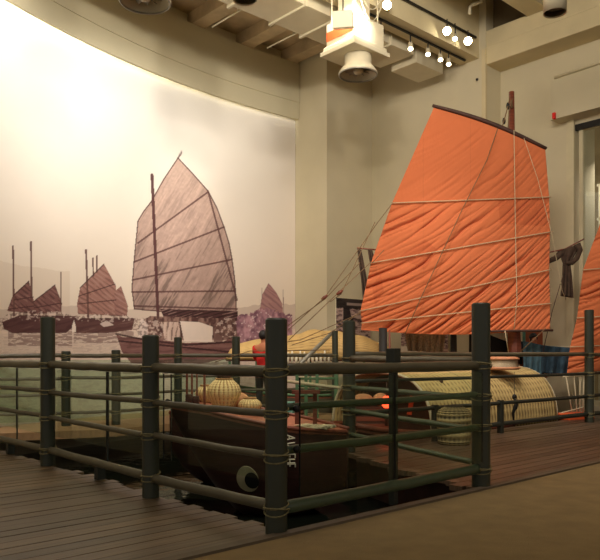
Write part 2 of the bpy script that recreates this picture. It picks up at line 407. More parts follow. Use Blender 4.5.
struct(MB().uvbox(-6, 8.62, 13.7, 14.1, 8.32, 9.6).build('wall_upper', M['conc_recess_shade']))

# ------------------------------------------------------------------ floors and water
struct(MB().uvbox(-9, 3.45, -14, 14.2, -.55, 0).build('floor', M['carpet']))
struct(MB().uvbox(3.45, 3.53, -9, 14.0, -.55, .018).build('trim_6', M['kerb']))
struct(MB().box((2, 10, -.56), (30, 24, .06)).build('water_basin_surface', M['water']))
def board_deck(name, lines, m, zt=.0, th=.05, gap=.005):
    b_ = MB()
    for (u0, u1, v0, v1) in lines:
        b_.uvbox(u0+gap, u1-gap, v0, v1, zt-th+random.uniform(-.002, .002), zt+random.uniform(-.002, .002))
    return struct(b_.build(name, m))
w_ = .145; L_ = []
for k in range(74):
    u = 3.54+k*w_
    if u > 14: break
    L_.append((u, u+w_, -9.0, 3.13+random.uniform(-.04, .07)))
board_deck('floor_deck_left', L_, M['deck'])
struct(MB().uvbox(3.53, 14, -9, 2.95, -.55, -.055).build('floor_deck_left_base', M['woodd']))
Cuv = Vector((3.56, 5.47)); Puv = Vector((5.94, 6.25))
L_ = []
k = 0
while 3.54+k*w_ < 6.02:
    u = 3.54+k*w_; v = 5.47+(u-3.56)*(6.25-5.47)/(5.94-3.56)
    L_.append((u, u+w_, v-.08+random.uniform(-.09, .05), 13.95)); k += 1
board_deck('floor_deck_right', L_, M['deck2'])
struct(MB().prism([P(3.53, 5.62), P(6.0, 6.45), P(6.0, 13.95), P(3.53, 13.95)], -.55, -.055).build('floor_deck_right_base', M['woodd']))
# walkway on the far side of the water
fx = [W(x, 354, D) for x, D in ((-60, 10.2), (0, 10.55), (66, 10.9), (116, 11.2), (178, 12.2), (236, 12.5), (345, 13.1))]
bx_ = [arc(x, .05) for x in (190, 178, 116, 66, 0, -60, -110)]
pts = [(p.x, p.y) for p in fx] + [(.9, 14.2), (-2.1, 14.2)] + bx_
struct(MB().prism(pts, -.12, 0).build('floor_far_walkway', mat('walkway_boards', S(150,118,80), .7, .2, 4, .2, (1,10,1))))

# ------------------------------------------------------------------ railings
def lash(parent, c, r, d, loops=3, seed=0):
    b_ = MB(); R = random.Random(seed); dz = .028*r/.075
    for k in range(loops):
        tilt = (k-(loops-1)/2)*.022+R.uniform(-.006, .006); ph = R.uniform(0, .5)+(k % 2)*PI; h = dz*(.4+.5*R.random())
        pts = []
        for i in range(20):
            a = 2*PI*i/20; rr = r+.008+.006*(k % 2)
            pts.append((c[0]+rr*math.cos(a), c[1]+rr*math.sin(a), c[2]+tilt+h*math.sin(a+ph)))
        b_.tube(pts, .0055, 5, closed=True)
    return b_.build('rope_lashing', M['rope'], parent, True)
def railing(label, posts, rails, rmats, group=None, glass=None, stubs=(), mids=(), lashes=True, clamps=(), gmat=None, noposts=(), jitter=.012, seed=1):
    """posts: (x, y, top, radius, zbase)"""
    R = random.Random(seed)
    c = posts[len(posts)//2]; root = thing('post_and_rail_fence', label, 'fence', (c[0], c[1], 0), group)
    po = []
    for i, (x, y, top, r, zb) in enumerate(posts):
        if i in noposts: po.append(None); continue
        b_ = MB().lathe((x, y, 0), [(r, zb), (r*1.0, top-.012), (r-.012, top)], 28, capt=True, capb=True)
        p_ = smooth_by_angle(b_.build('post', M['post'], root), 35); po.append(p_)
    for i in range(len(posts)-1):
        x0, y0, x1, y1 = posts[i][0], posts[i][1], posts[i+1][0], posts[i+1][1]
        d = Vector((x1-x0, y1-y0, 0)).normalized(); nrm = Vector((-d.y, d.x, 0))
        for j, (z, r) in enumerate(rails):
            a = Vector((x0, y0, z+R.uniform(-jitter, jitter)))-d*.03; e = Vector((x1, y1, z+R.uniform(-jitter, jitter)))+d*.03
            pts = []
            for k in range(13):
                t = k/12; p = a.lerp(e, t); p.z += -.012*math.sin(PI*t)*R.random()*.6; pts.append(p)
            rs = [r*(1+.03*math.sin(5*k+j)) for k in range(13)]
            MB().tube(pts, rs, 14).build('rail', rmats[j], root, True)
    if lashes:
        for i, (x, y, top, r, zb) in enumerate(posts):
            if po[i] is None: continue
            for j, (z, rr) in enumerate(rails): lash(po[i], (x, y, z), r, None, 3 if rr > .03 else 3, seed*100+i*10+j)
    for (x, y, z0, z1, s_) in mids:
        o_ = MB().box((x, y, (z0+z1)/2), (s_, s_, z1-z0), ANG).build('glass_support_post', M['postdark'], root); bev(o_, .004)
    for (p0, p1, z0, z1) in (glass or []):
        p0 = Vector(p0); p1 = Vector(p1); d = (p1-p0).normalized(); nr = Vector((-d.y, d.x))*.006
        g_ = MB().prism([tuple(p0-nr), tuple(p1-nr), tuple(p1+nr), tuple(p0+nr)], z0, z1).build('glass_panel', gmat or M['glass'], root)
        for q in (p0, p1):
            MB().prism([tuple(q-nr*1.05-d*.002), tuple(q-nr*1.05+d*.002), tuple(q+nr*1.05+d*.002), tuple(q+nr*1.05-d*.002)], z0, z1).build('edge_seal', M['iron'], g_)
    for (x, y, z) in clamps:
        MB().sphere((x, y, z), .026, 12, 8).build('glass_clamp', M['iron'], root, True)
    return root
railsF = [(1.085, .040), (.80, .026), (.52, .026), (.17, .038)]
B_ = P(3.57, 3.05); A_ = P(5.18, 3.04); Z_ = P(7.41, 3.09); Y_ = P(9.8, 3.08); C_ = P(3.56, 5.47); Q_ = P(5.94, 6.25)
M5 = [M['railb'], M['railb'], M['railb'], M['railb']]
railing('dark green post and rail fence edging the boarded deck at front left, glass panels behind',
    [(*Y_, 1.5, .077, 0), (*Z_, 1.60, .077, 0), (*A_, 1.36, .070, 0), (*B_, 1.44, .074, 0)], railsF, M5,
    glass=[(P(9.8, 3.19), P(8.58, 3.19), .3, 1.03), (P(8.54, 3.19), P(6.26, 3.19), .3, 1.03), (P(6.22, 3.19), P(5.22, 3.19), .3, 1.03), (P(5.1, 3.19), P(3.72, 3.19), .3, 1.03)],
    mids=[(*P(6.24, 3.11), 0, .13, .08), (*P(8.56, 3.11), 0, .13, .08), (*P(6.24, 3.19), .13, 1.03, .016), (*P(8.56, 3.19), .13, 1.03, .016)],
    clamps=[(*P(3.70, 3.13), .80), (*P(3.70, 3.13), .53), (*P(5.06, 3.13), .80), (*P(5.06, 3.13), .52)], seed=3)
MG = [M['railb'], M['railg'], M['railg'], M['railg']]
railing('dark green post and rail fence facing the carpet, glazed between the two tall front posts',
    [(*B_, 1.44, .074, 0), (*C_, 1.66, .083, 0)], [(1.105, .042), (.83, .026), (.55, .030), (.165, .045)], MG, noposts=(0,),
    glass=[(P(3.49, 3.19), P(3.49, 4.165), .24, 1.04), (P(3.49, 4.185), P(3.49, 5.38), .24, 1.04)],
    mids=[(*P(3.62, 4.32), 0, 1.12, .055), (*P(3.62, 4.32), 1.12, 1.245, .085)], clamps=[(*P(3.5, 3.17), .83), (*P(3.5, 3.17), .56)], lashes=True, seed=4)
railing('dark green post and rail fence running back from the front right post beside the boards',
    [(*C_, 1.66, .083, 0), (*Q_, 1.61, .078, 0)], [(1.14, .040), (.80, .030), (.50, .030), (.22, .030)], [M['railb'], M['railg'], M['railg'], M['railg']], noposts=(0,), seed=5)
R_ = P(5.67, 12.1); S_ = P(5.85, 8.29); T_ = P(5.6, 13.9)
def lerp2(a, b_, t): return (a[0]+(b_[0]-a[0])*t, a[1]+(b_[1]-a[1])*t)
def onfence(px):
    r = (px-300)/F; a = Vector(Q_); b2 = Vector(R_); d = b2-a
    t = (r*a.y-a.x)/(d.x-r*d.y); return a+d*t
sB = onfence(453.5)
m1 = onfence(500.5); m2_ = onfence(435)
railing('dark green post and rail fence in front of the mat-roofed sampan and sails at right',
    [(*Q_, 1.61, .078, 0), (*R_, 1.98, .078, 0), (*T_, 1.6, .07, 0)], [(1.19, .034), (.86, .024), (.46, .030), (.14, .036)],
    [M['railb'], M['postdark'], M['postdark'], M['postdark']], noposts=(0,),
    mids=[(m1.x, m1.y, 0, .5, .075), (m2_.x, m2_.y, 0, .5, .075)], seed=6)
bp_ = W(453.5, 354, 13.4)
o_ = MB().lathe((bp_.x, bp_.y, 0), [(.062, -.56), (.062, 1.56), (.05, 1.58)], 20, capt=True, capb=True).build('mooring_post', M['pile'], None, True, origin=(bp_.x, bp_.y, -.56)); tag(o_, 'dark mooring post standing behind the mat roof, below the middle of the big sail', 'post')
back = [W(x, 354, D) for x, D in ((-30, 11.2), (66, 11.7), (116, 11.9), (178, 12.9), (236, 13.2), (335, 13.8))]
tops = [1.3, 1.25, 1.27, 1.51, 1.53, 1.66]; rr = [.075, .075, .075, .072, .076, .06]
bf = railing('far dark post and rail fence on the walkway under the mural of junks',
    [(p.x, p.y, tops[i], rr[i], -.02) for i, p in enumerate(back)], [(1.17, .036), (.80, .028), (.52, .026), (.22, .028)],
    [M['railb'], M['railb'], M['railb'], M['railb']], seed=8,
    glass=[(lerp2(back[i], back[i+1], .02)[:2], lerp2(back[i], back[i+1], .98)[:2], .08, 1.10) for i in range(4)], gmat=M['glassg'])

# ------------------------------------------------------------------ mural (a printed photograph on the curved wall)
def inpoly(x, y, poly):
    r = np.zeros(x.shape, bool); n_ = len(poly)
    for i in range(n_):
        x0, y0 = poly[i]; x1, y1 = poly[(i+1) % n_]
        if y0 == y1: continue
        c = ((y0 > y) != (y1 > y)) & (x < (x1-x0)*(y-y0)/(y1-y0)+x0); r ^= c
    return r
def seg(x, y, p, q):
    dx, dy = q[0]-p[0], q[1]-p[1]; t = np.clip(((x-p[0])*dx+(y-p[1])*dy)/(dx*dx+dy*dy), 0, 1)
    return np.hypot(x-p[0]-t*dx, y-p[1]-t*dy)
def blend(col, mask, c, a=1.0):
    w = (mask*a)[..., None] if not np.isscalar(mask) else mask*a
    return col*(1-w)+np.array(c)*w
def paint_mural(x, y):
    n1 = fbm(x/14, y/14, 3); n2 = fbm(x/2.2, y/2.2, 9, 3); n3 = fbm(x/5, y/1.1, 21, 3)
    top = np.array(S(240,238,228)); low = np.array(S(230,213,192))
    t = np.clip((y-60)/250, 0, 1)[..., None]; col = top*(1-t)+low*t
    col = col*(1+.03*(n1-.5))[..., None]
    # faint far hills
    hy = 262+.12*x+10*(fbm(x/30, x*0, 5)-.5)
    col = blend(col, ((y > hy) & (y < 332) & (x < 70)), S(205,184,162), .35)
    hy = 306+14*(fbm(x/22, x*0+3, 6)-.5)
    col = blend(col, ((y > hy) & (y < 334)), S(176,150,138), .45)
    # water
    wm = (y > 329); wc = np.array(S(216,194,176))*(0.84+.34*n3)[..., None]
    col = np.where(wm[..., None], wc, col)
    dw = (y > 336) & (n3 > .6); col = blend(col, dw, S(150,120,112), .35)
    for (rx, ry, sx) in ((40, 337, 32), (104, 334, 30)):
        m_ = (np.abs(x-rx) < sx) & (y > 331) & (y < ry+9) & (n3 > .42); col = blend(col, m_, S(110,74,72), .6)
    # shoreline clutter
    m_ = (y > 318+5*(n2-.5)) & (y < 330) & (x < 245); col = blend(col, m_ & (n2 > .42), S(122,92,86), .65); col = blend(col, m_ & (n2 > .62), S(225,205,190), .6)
    SH = S(72,44,42); BR = S(112,76,68)
    def wrinkle(mask, cc, ang, per, a=.5, seed=1, dark=S(60,36,36), lt=S(190,158,142)):
        nonlocal col
        s_ = x*math.cos(ang)+y*math.sin(ang); a_ = -x*math.sin(ang)+y*math.cos(ang); w_ = np.sin(s_/per*2*PI+10*fbm(s_/9, a_/30, seed))*.8 + 1.6*(fbm(s_/2.5, a_/9, seed+5)-.5)
        col = np.where(mask[..., None], np.array(cc), col)
        col = blend(col, mask & (w_ > .55), dark, a); col = blend(col, mask & (w_ < -.75), lt, a*.6)
    hull1 = inpoly(x, y, [(2,322),(20,315),(80,316),(75,325),(66,333),(12,333),(4,329)]); 
    wrinkle(hull1, S(92,60,58), 1.35, 9, .3, 2, S(52,30,30), S(140,105,98))
    for poly in ([(7,311),(13,295),(29,281),(34,302),(34,314)], [(33,302),(55,285),(62,303),(61,313),(33,314)]):
        wrinkle(inpoly(x, y, poly), S(122,84,78), -.9, 4.5, .6, 3, S(72,44,44), S(170,130,118))
    wrinkle(inpoly(x, y, [(77,304),(80,288),(104,264),(116,286),(117,316),(78,314)]), S(158,116,104), -.9, 4.5, .5, 4, S(98,62,58))
    wrinkle(inpoly(x, y, [(114,292),(121,286),(128,306),(127,316),(115,316)]), S(150,108,98), -.9, 4, .5, 5, S(98,62,58))
    hull2 = inpoly(x, y, [(71,324),(82,318),(135,318),(132,330),(108,333),(75,333)]); wrinkle(hull2, S(98,66,62), 1.35, 8, .3, 6, S(56,34,34), S(160,130,118))
    for p, q, w in (((13,246),(14,316),.9), ((31,242),(31.5,300),1.0), ((61,272),(61,312),.4), ((86,250),(88.5,322),1.0), ((93,258),(93.3,276),.8), ((97,256),(97,272),.8), ((32,313),(32,320),1)):
        col = blend(col, seg(x, y, p, q) < w, S(104,72,66), .95)
    for p, q in (((14,300),(33,297)), ((10,309),(34,306)), ((34,308),(61,303)), ((79,296),(115,284)), ((78,304),(116,300)), ((80,288),(104,264)), ((29,281),(13,296)), ((33,302),(55,285))):
        col = blend(col, seg(x, y, p, q) < .55, S(70,42,42), .8)
    col = blend(col, inpoly(x, y, [(100,324),(106,320),(114,325),(104,327)]), S(222,200,186), .8)
    col = blend(col, inpoly(x, y, [(72,326),(74,320),(76,327),(76,332),(72,332)]), S(236,220,204), .9)
    # little junk at right of the mural
    wrinkle(inpoly(x, y, [(259,316),(262,295),(268.5,283),(276,292),(282,303),(284,320),(259,320)]), S(166,124,120), -.9, 4, .45, 7, S(110,76,80))
    for p, q in (((262,288),(262,300)), ((283,290),(284,322))): col = blend(col, seg(x, y, p, q) < .4, S(140,110,110), .8)
    m_ = (x > 233) & (x < 292) & (y > 315-6*np.exp(-((x-266)/14)**2)+5*(n2-.5)) & (y < 350); tt_ = np.clip((fbm(x/3.5, y/5, 77, 3)-.3)*2.0, 0, 1)[..., None]; cm = np.array(S(192,146,152))*tt_+np.array(S(122,84,96))*(1-tt_)
    col = np.where(m_[..., None], cm, col); col = blend(col, m_ & (n2 > .68), S(222,196,192), .8)
    # main junk
    main = [(178,158),(193,174),(208,191),(217,208),(224,227),(229,243),(232,259),(234.5,278),(235.5,292),(236.5,318),(134.5,309),(132,289),(134,262),(138,221),(144,211),(151,202),(164,179)]
    mk = inpoly(x, y, main); base = np.array(S(200,172,156)); t = np.clip((y-160)/150, 0, 1)[..., None]
    mc = base*(1-t)+np.array(S(164,136,124))*t; mc = mc*(.88+.25*n2)[..., None]
    s_ = x*.86+y*.5; a_ = -x*.5+y*.86; w_ = fbm(s_/1.25, a_/11, 31, 3)*.6+fbm(s_/5, a_/30, 35, 2)*.5
    low_ = np.clip((y-215)/80, 0, 1)
    mc = mc*(1-np.clip((w_-.60+.04*low_)*6, 0, 1)*(.20+.32*low_))[..., None]
    mc = mc*(1+np.clip((.46-w_)*4, 0, .6)*.30)[..., None]; col = np.where(mk[..., None], mc, col)
    for i in range(len(main)): 
        p, q = main[i], main[(i+1) % len(main)]; col = blend(col, seg(x, y, p, q) < .6, S(84,54,52), .9)
    for p, q in (((138,243),(208,192)), ((134,262),(224,227)), ((132.5,280),(232,259.5)), ((132,292),(235,291)), ((134,306),(237,309)), ((178,158),(181.5,153)), ((208,191),(237,300))):
        col = blend(col, seg(x, y, p, q) < .9, S(88,56,54), .85)
    col = blend(col, (seg(x, y, (152,175), (159,338)) < 1.5), S(84,50,50), .97)
    m_ = inpoly(x, y, [(160,309),(238,311),(237,321),(165,320)]); wrinkle(m_, S(80,52,50), 1.3, 3, .7, 8, S(36,20,20), S(190,160,148))
    m_ = inpoly(x, y, [(140,322),(150,316),(235,319),(238,340),(140,340)]); q_ = np.clip((fbm(x/2.5, y/5, 79, 3)-.35)*3, 0, 1)[..., None]; cm = np.array(S(150,118,106))*q_+np.array(S(84,56,52))*(1-q_); col = np.where(m_[..., None], cm, col)
    col = blend(col, inpoly(x, y, [(141,318),(148,324),(147,338),(138,338)]), S(228,208,196), .85)
    m_ = inpoly(x, y, [(161,322),(179,322),(181,341),(165,340)]); wrinkle(m_, S(200,172,156), .1, 4.5, .7, 9, S(86,58,54), S(226,206,190))
    m_ = inpoly(x, y, [(180,321),(199,322),(213,327),(212,342),(184,341)]); col = blend(col, m_, S(232,214,198), .92)
    m_ = inpoly(x, y, [(213,328),(219,326),(223,342),(214,342)]); col = blend(col, m_, S(120,90,82), .9)
    hull3 = inpoly(x, y, [(116,334),(122,337),(146,338),(186,343),(222,342),(232,338),(236,345),(232,357),(200,364),(132,364),(122,352)])
    wrinkle(hull3, S(126,88,82), 1.5, 8, .4, 10, S(74,46,44), S(160,124,114))
    for (cx_, cy_, rx_, ry_) in ((38,316,34,5), (104,318,28,4), (150,330,14,10), (226,328,12,9)):
        q_ = ((x-cx_)/rx_)**2+((y-cy_)/ry_)**2 < .5+n2; col = blend(col, q_ & (n2 < .5), S(84,56,54), .6); col = blend(col, q_ & (n2 > .6), S(214,192,178), .55)
    for p, q in (((116,334),(146,340)), ((146,340),(186,345)), ((186,345),(232,342)), ((119,341),(230,352))): col = blend(col, seg(x, y, p, q) < .9, S(54,30,30), .85)
    m_ = (x > 120) & (x < 236) & (y > 362) & (y < 374) & (n3 > .35); col = blend(col, m_, S(100,68,66), .6)
    return np.clip(col, 0, 1)
NU = 640; NZ = 640
pxs = np.linspace(-60, 295.3, NU); OFF = 0.0
cols_xy = np.array([arc(p, OFF) for p in pxs]); zz = np.linspace(-.1, ZM+.35, 130)
zz = np.concatenate([np.linspace(-.1, 5.5, 700), np.linspace(5.53, ZM+.35, 30)])
NZ = len(zz)
X = np.repeat(cols_xy[:, 0], NZ); Y = np.repeat(cols_xy[:, 1], NZ); Zv = np.tile(zz, NU)
cl = paint_mural((300+F*X/Y), (354-F*(Zv-HC)/Y))
mu = npgrid('mural_photograph', np.c_[X, Y, Zv]-np.array([-2.5, 14.8, 0]), NU, NZ, vcol('mural_print', .75), cols=cl)
mu.location = (-2.5, 14.8, 0)
tag(mu, 'huge sepia photograph of sailing junks in a harbour covering the curved left wall', 'mural')
# framed prints on the far walls
def paint_poster(s, t):
    n2 = fbm(s*22, t*22, 41, 4); n3 = fbm(s*9, t*40, 43, 3); col = np.zeros(s.shape+(3,))+np.array(S(196,170,158))
    col = np.where((n3 > .52)[..., None], np.array(S(150,122,118)), col); col = np.where((n3 > .66)[..., None], np.array(S(70,54,56)), col)
    col = blend(col, (t < .22+.08*(n2-.5)) , S(36,30,30), .95)
    col = blend(col, (t > .08) & (t < .14) & (s > .3) & (s < .8), S(170,150,140), .9)
    col = blend(col, inpoly(s, t, [(.2,.2),(.38,.2),(.42,.36),(.5,.42),(.45,.5),(.2,.5)]), S(34,28,30), .95)
    col = blend(col, seg(s, t, (.45,.4), (.95,.52)) < .02, S(60,46,46), .9)
    col = blend(col, seg(s, t, (.0,.5), (1.,.98)) < .03, S(60,46,50), .8)
    return np.clip(col, 0, 1)
def poster(name, a, e, z0, z1, label, seed=0, fn=paint_poster):
    """a, e: (x, y) lower corners on the wall"""
    n = 90; s, t = np.meshgrid(np.linspace(0, 1, n), np.linspace(0, 1, n), indexing='ij'); s = s.ravel(); t = t.ravel()
    Vv = np.c_[a[0]+(e[0]-a[0])*s, a[1]+(e[1]-a[1])*s, z1+(z0-z1)*t]; c0 = np.array([(a[0]+e[0])/2, (a[1]+e[1])/2, z0])
    root = thing(name, label, 'poster', tuple(c0))
    o_ = npgrid('printed_face', Vv-c0, n, n, vcol(name+'_print', .6), parent=root, cols=fn(s, t), smooth=False)
    d = (Vector(e)-Vector(a)).normalized(); nn = Vector((-d.y, d.x))
    if nn.y < 0: nn = -nn
    g = nn*.002; h = nn*.03
    MB().prism([tuple(Vector(a)+g), tuple(Vector(e)+g), tuple(Vector(e)+h), tuple(Vector(a)+h)], z0, z1).build('backing_board', M['white'], root)
    return root
qa = P(11.89, 12.08); qe = P(11.89, 13.25)
qa = P(U1-.04, 12.06); qe = P(U1-.04, 13.3)
poster('framed_photograph', qa, qe, 1.40, 2.56, 'sepia harbour photograph hung on the wall pier left of the big orange sail')
def paint_p2(s, t):
    n3 = fbm(s*9, t*30, 53, 3); n2 = fbm(s*20, t*20, 51, 4); col = np.zeros(s.shape+(3,))+np.array(S(190,166,150))
    col = np.where((n3 > .5)[..., None], np.array(S(140,110,112)), col); col = np.where(((n2 > .6) & (t > .3))[..., None], np.array(S(90,66,70)), col)
    return blend(col, (t > .75) & (s < .55), S(235,225,205), .95)
a3 = ray_v(401, 340, 13.36); e3 = ray_v(448, 340, 13.36)
poster('wall_photograph', (a3.x, a3.y), (e3.x, e3.y), 1.2, 1.95, 'purple-grey photograph low on the back wall under the big sail', fn=paint_p2)

# ------------------------------------------------------------------ sails
def interp(p, ys):
    p = sorted(p); return lambda y: float(np.interp(y, [a for a, _ in p], [b_ for _, b_ in p]))
def make_sail(root, Dfn, left, right, NSX=230, NSY=260, amp=1.0, seed=0, topcurve=0, sagb=0, patches=()):
    """left / right: lists of outline points of the same length (top row, batten rows, bottom row)"""
    left = np.array(left, float); right = np.array(right, float); K = len(left)-1
    s, t = np.meshgrid(np.linspace(0, 1, NSX), np.linspace(0, 1, NSY), indexing='ij'); s = s.ravel(); t = t.ravel()
    q = t*K; kk = np.minimum(q.astype(int), K-1); f = q-kk
    # rows spaced by arc length instead: keep row heights
    lp = left[kk]*(1-f)[:, None]+left[kk+1]*f[:, None]; rp = right[kk]*(1-f)[:, None]+right[kk+1]*f[:, None]
    xy = lp*(1-s)[:, None]+rp*s[:, None]; x = xy[:, 0]; y = xy[:, 1]
    y = y + topcurve*np.sin(PI*s)*np.clip(1-q, 0, 1) + sagb*np.sin(PI*s*1.0)*np.clip(q-(K-1), 0, 1)
    loose = np.where(kk == 0, .22+.6*f, 1.0)*np.clip(.55+.18*kk, .3, 1.3)
    cen = np.sin(PI*f)**.6; endl = np.exp(-s*3.2)
    # diagonal folds that rise to the right and flatten to follow the battens near them
    xr = x-x.min(); n_ = y + .30*xr + .0021*xr*xr; al = x*.8-y*.5
    wob = 3*fbm(n_/40, al/130, 61+seed)+.7*fbm(n_/14, al/90, 65+seed)
    ph = n_/11.5*PI+wob*PI; a1 = 1-np.abs(np.sin(ph)); a1 = a1**2.4
    ph2 = n_/5.6*PI+2.2*PI*fbm(n_/16, al/60, 71+seed); a2 = (1-np.abs(np.sin(ph2)))**1.8
    env = np.clip(fbm(n_/18, al/110, 75+seed)*3.2-1.05, 0, 1.4); env2 = np.clip(fbm(n_/9, al/80, 78+seed)*2.8-.85, 0, 1.2)
    d = -amp*loose*cen*(.095*a1*env+.042*a2*env2)
    d += .035*amp*cen*np.sin(PI*s)+.12*np.sin(PI*s)*np.sin(PI*t)
    D = Dfn(x)-d; V = np.c_[(x-300)*D/F, D, HC-(y-354)*D/F]
    base = np.array(S(208,114,70)); nn = fbm(x/50, y/50, 81+seed); n2 = fbm(x/3, y/3, 83+seed)
    col = base*(.93+.14*nn+.05*(n2-.5))[:, None]
    col = np.where(((x % 47) < .6)[:, None], col*.9, col)
    for poly in patches: col = np.where(inpoly(x, y, poly)[:, None], col*np.array([.88, .80, .78]), col)
    loc = np.array(root.location)
    o_ = npgrid('sail_cloth', V-loc, NSX, NSY, M['sail'], parent=root, cols=col)
    md = o_.modifiers.new('cloth_thickness', 'SOLIDIFY'); md.thickness = .006
    for r_i in range(1, K):
        l = left[r_i]; r = right[r_i]
        pts = []
        for k in range(25):
            tt = -.006+1.02*k/24; x_ = l[0]+(r[0]-l[0])*tt; y_ = l[1]+(r[1]-l[1])*tt; s_ = min(max(tt, 0), 1)
            Dd = Dfn(x_)-.12*math.sin(PI*s_)*math.sin(PI*r_i/K)-.045
            pts.append(W(x_, y_, Dd))
        MB().tube(pts, .0105, 8).build('batten', M['batten'], root, True)
    return o_
DS = 12.9
def DSf(x): return DS+0*x
boatS = thing('sailing_rig', 'large orange battened sail with its brown mast, hoisted above the mat-roofed sampan', 'sail', tuple(W(511, 354, 13.25)-Vector((0, 0, 1.3))))
left = [(434,107),(392,203),(371,263),(360.5,311),(362,323),(361,330)]
right = [(545,148),(549,197),(550,232),(549,270),(550,303.5),(550,329)]
make_sail(boatS, DSf, left, right, topcurve=-3.5, sagb=5, patches=[[(386,268),(408,262),(425,270),(438,250),(425,240),(405,252)], [(498,200),(546,198),(547,226),(500,224)], [(372,285),(381,275),(384,292),(375,306)]])
yard = [W(432.5+(546.5-432.5)*k/16, 105.5+(148.5-105.5)*k/16-4.2*math.sin(PI*k/16), DS-.02) for k in range(17)]
MB().tube(yard, [.028+.012*math.sin(PI*k/16) for k in range(17)], 10).build('yard', M['woodd'], boatS, True)
MB().tube([W(478+(553-478)*k/6, 331.5-1.2*k/6, DS-.02) for k in range(7)], .022, 8).build('boom', M['woodd'], boatS, True)
MB().tube([W(511.5, 92, 13.25), W(512, 200, 13.25), W(513, 372, 13.25)], [.052, .07, .10], 14).build('mast', M['wood'], boatS, True)
MB().lathe(W(515, 356, 13.25), [(.13, 0), (.125, .12), (.11, .35), (.10, .5)], 8).build('mast_step', M['wood'], boatS)
# hoisting blocks and lines at the mast head
bl = MB().sphere(W(508, 106, 13.1), .05, 10, 8, (.7, .6, 1.4)); bl.sphere(W(504, 121, 13.05), .045, 10, 8, (.7, .6, 1.4)); bl.build('pulley_block', M['iron'], boatS, True)
b_ = MB(); b_.tube([W(510, 97, 13.1), W(508, 106, 13.08), W(504, 121, 13.0), W(502, 127, 12.9)], .01, 5); b_.tube([W(513, 98, 13.1), W(509, 110, 13.0), W(508, 128, 12.88)], .008, 5)
b_.tube([W(512, 108, 13.17), W(511, 100, 13.15)], .02, 5)
b_.build('halyard', M['ropeb'], boatS, True)
def line(name, m, r, pts, parent, D=12.66):
    return MB().tube([W(x, y, D if len(p_) == 0 else p_[0]) for (x, y, *p_) in pts], r, 5).build(name, m, parent, True)
line('rigging_line', M['ropew'], .0065, [(514,130),(515,200),(516,260),(517,300),(514,330)], boatS)
line('rigging_line', M['ropew'], .005, [(524,138),(538,180),(552,235),(562,290),(566,300,12.9)], boatS)
line('rigging_line', M['ropeb'], .0085, [(498,128),(487,160),(462,210),(441,255),(420,300),(405,334)], boatS)
line('rigging_line', M['ropeb'], .007, [(546,328),(520,352,12.7)], boatS); line('rigging_line', M['ropew'], .007, [(505,331),(509,355,12.9)], boatS)
# stays from the sail to the deck at left
st = thing('mooring_stays', 'ropes with wooden toggles stretched from the sail edge down to the left', 'rope', tuple(W(300, 333, 12)))
for pts in ([(392,204),(378,222),(325,297),(288,330,11.6)], [(371,262),(339,292),(289,340,11.6)], [(360,262.5),(325,299),(286,327,11.6)], [(375,222),(341,294),(330,302)], [(384,250),(372,263)], [(361,312),(330,333),(292,345,11.6)], [(361,313),(300,340),(286,342,11.5)], [(330,350,12.2),(250,351,12.2),(215,362,12.2)]):
    MB().tube([W(p[0], p[1], p[2] if len(p) > 2 else 12.75) for p in pts], .0075, 5).build('stay_rope', M['ropeb'], st, True)
for (x, y) in ((324.5, 297.5), (339.5, 292.5)):
    a = W(x-3, y+2.2, 12.7); e = W(x+3, y-2.2, 12.7); MB().tube([a, a.lerp(e, .5), e], [.02, .034, .02], 8).build('toggle', M['wood'], st, True)
# second sail at far right
s2 = thing('partial_sail', 'second orange battened sail cut by the right edge, behind the far railing post', 'sail', tuple(W(640, 420, 12.9)-Vector((0, 0, 0))))
left2 = [(622,170),(600,224),(583,270),(577,318),(570,347),(567,373)]; right2 = [(668,190),(672,228),(676,262),(680,312),(682,342),(684,366)]
make_sail(s2, lambda x: 13.0+0*x, left2, right2, NSX=120, NSY=220, seed=5, topcurve=-2)
MB().tube([W(621, 168, 13.0), W(668, 189, 13.0)], .035, 8).build('yard', M['woodd'], s2, True)
MB().tube([W(650, 150, 13.3), W(652, 440, 13.3)], .07, 12).build('mast', M['wood'], s2, True)

# ------------------------------------------------------------------ cloths on poles
def cloth(b_, pts_top, pts_bot, D, folds=5, amp=.03, nu=30, nv=16):
    def fn(s, t):
        a = Vector((np.interp(s, np.linspace(0, 1, len(pts_top)), [p[0] for p in pts_top]), np.interp(s, np.linspace(0, 1, len(pts_top)), [p[1] for p in pts_top])))
        c = Vector((np.interp(s, np.linspace(0, 1, len(pts_bot)), [p[0] for p in pts_bot]), np.interp(s, np.linspace(0, 1, len(pts_bot)), [p[1] for p in pts_bot])))
        p = a.lerp(c, t); dd = D-amp*math.sin(s*folds*2*PI+1.7*t)*(.3+t)-.4*amp*math.sin(s*folds*5.1+4*t)
        return W(p[0], p[1], dd)
    return b_.grid(fn, nu, nv)
g = thing('hanging_garment', 'dark brown garment draped over a slanting pole right of the big sail', 'clothing', tuple(W(566, 330, 13.35)))
MB().tube([W(546, 253, 13.1), W(565, 249, 13.3), W(584, 239, 13.5)], .014, 8).build('pole', M['wood'], g, True)
MB().tube([W(567, 262, 13.3), W(552, 312, 13.2), W(543, 352, 13.2)], .007, 8).build('support_stick', M['woodd'], g, True)
cloth(MB(), [(557,251),(580,244)], [(564,264),(570,263)], 13.28, 2, .02).build('garment_body', M['garb'], g, True, .03)
cloth(MB(), [(563.5,262),(570.5,262)], [(561,296),(573,298)], 13.28, 3, .02).build('garment_skirt', M['garb'], g, True, .03)
MB().tube([W(x, y, 13.26) for x, y in ((561,253),(556,258),(549,261),(543,259))], [.06,.055,.05,.045], 8).build('sleeve', M['garb'], g, True)
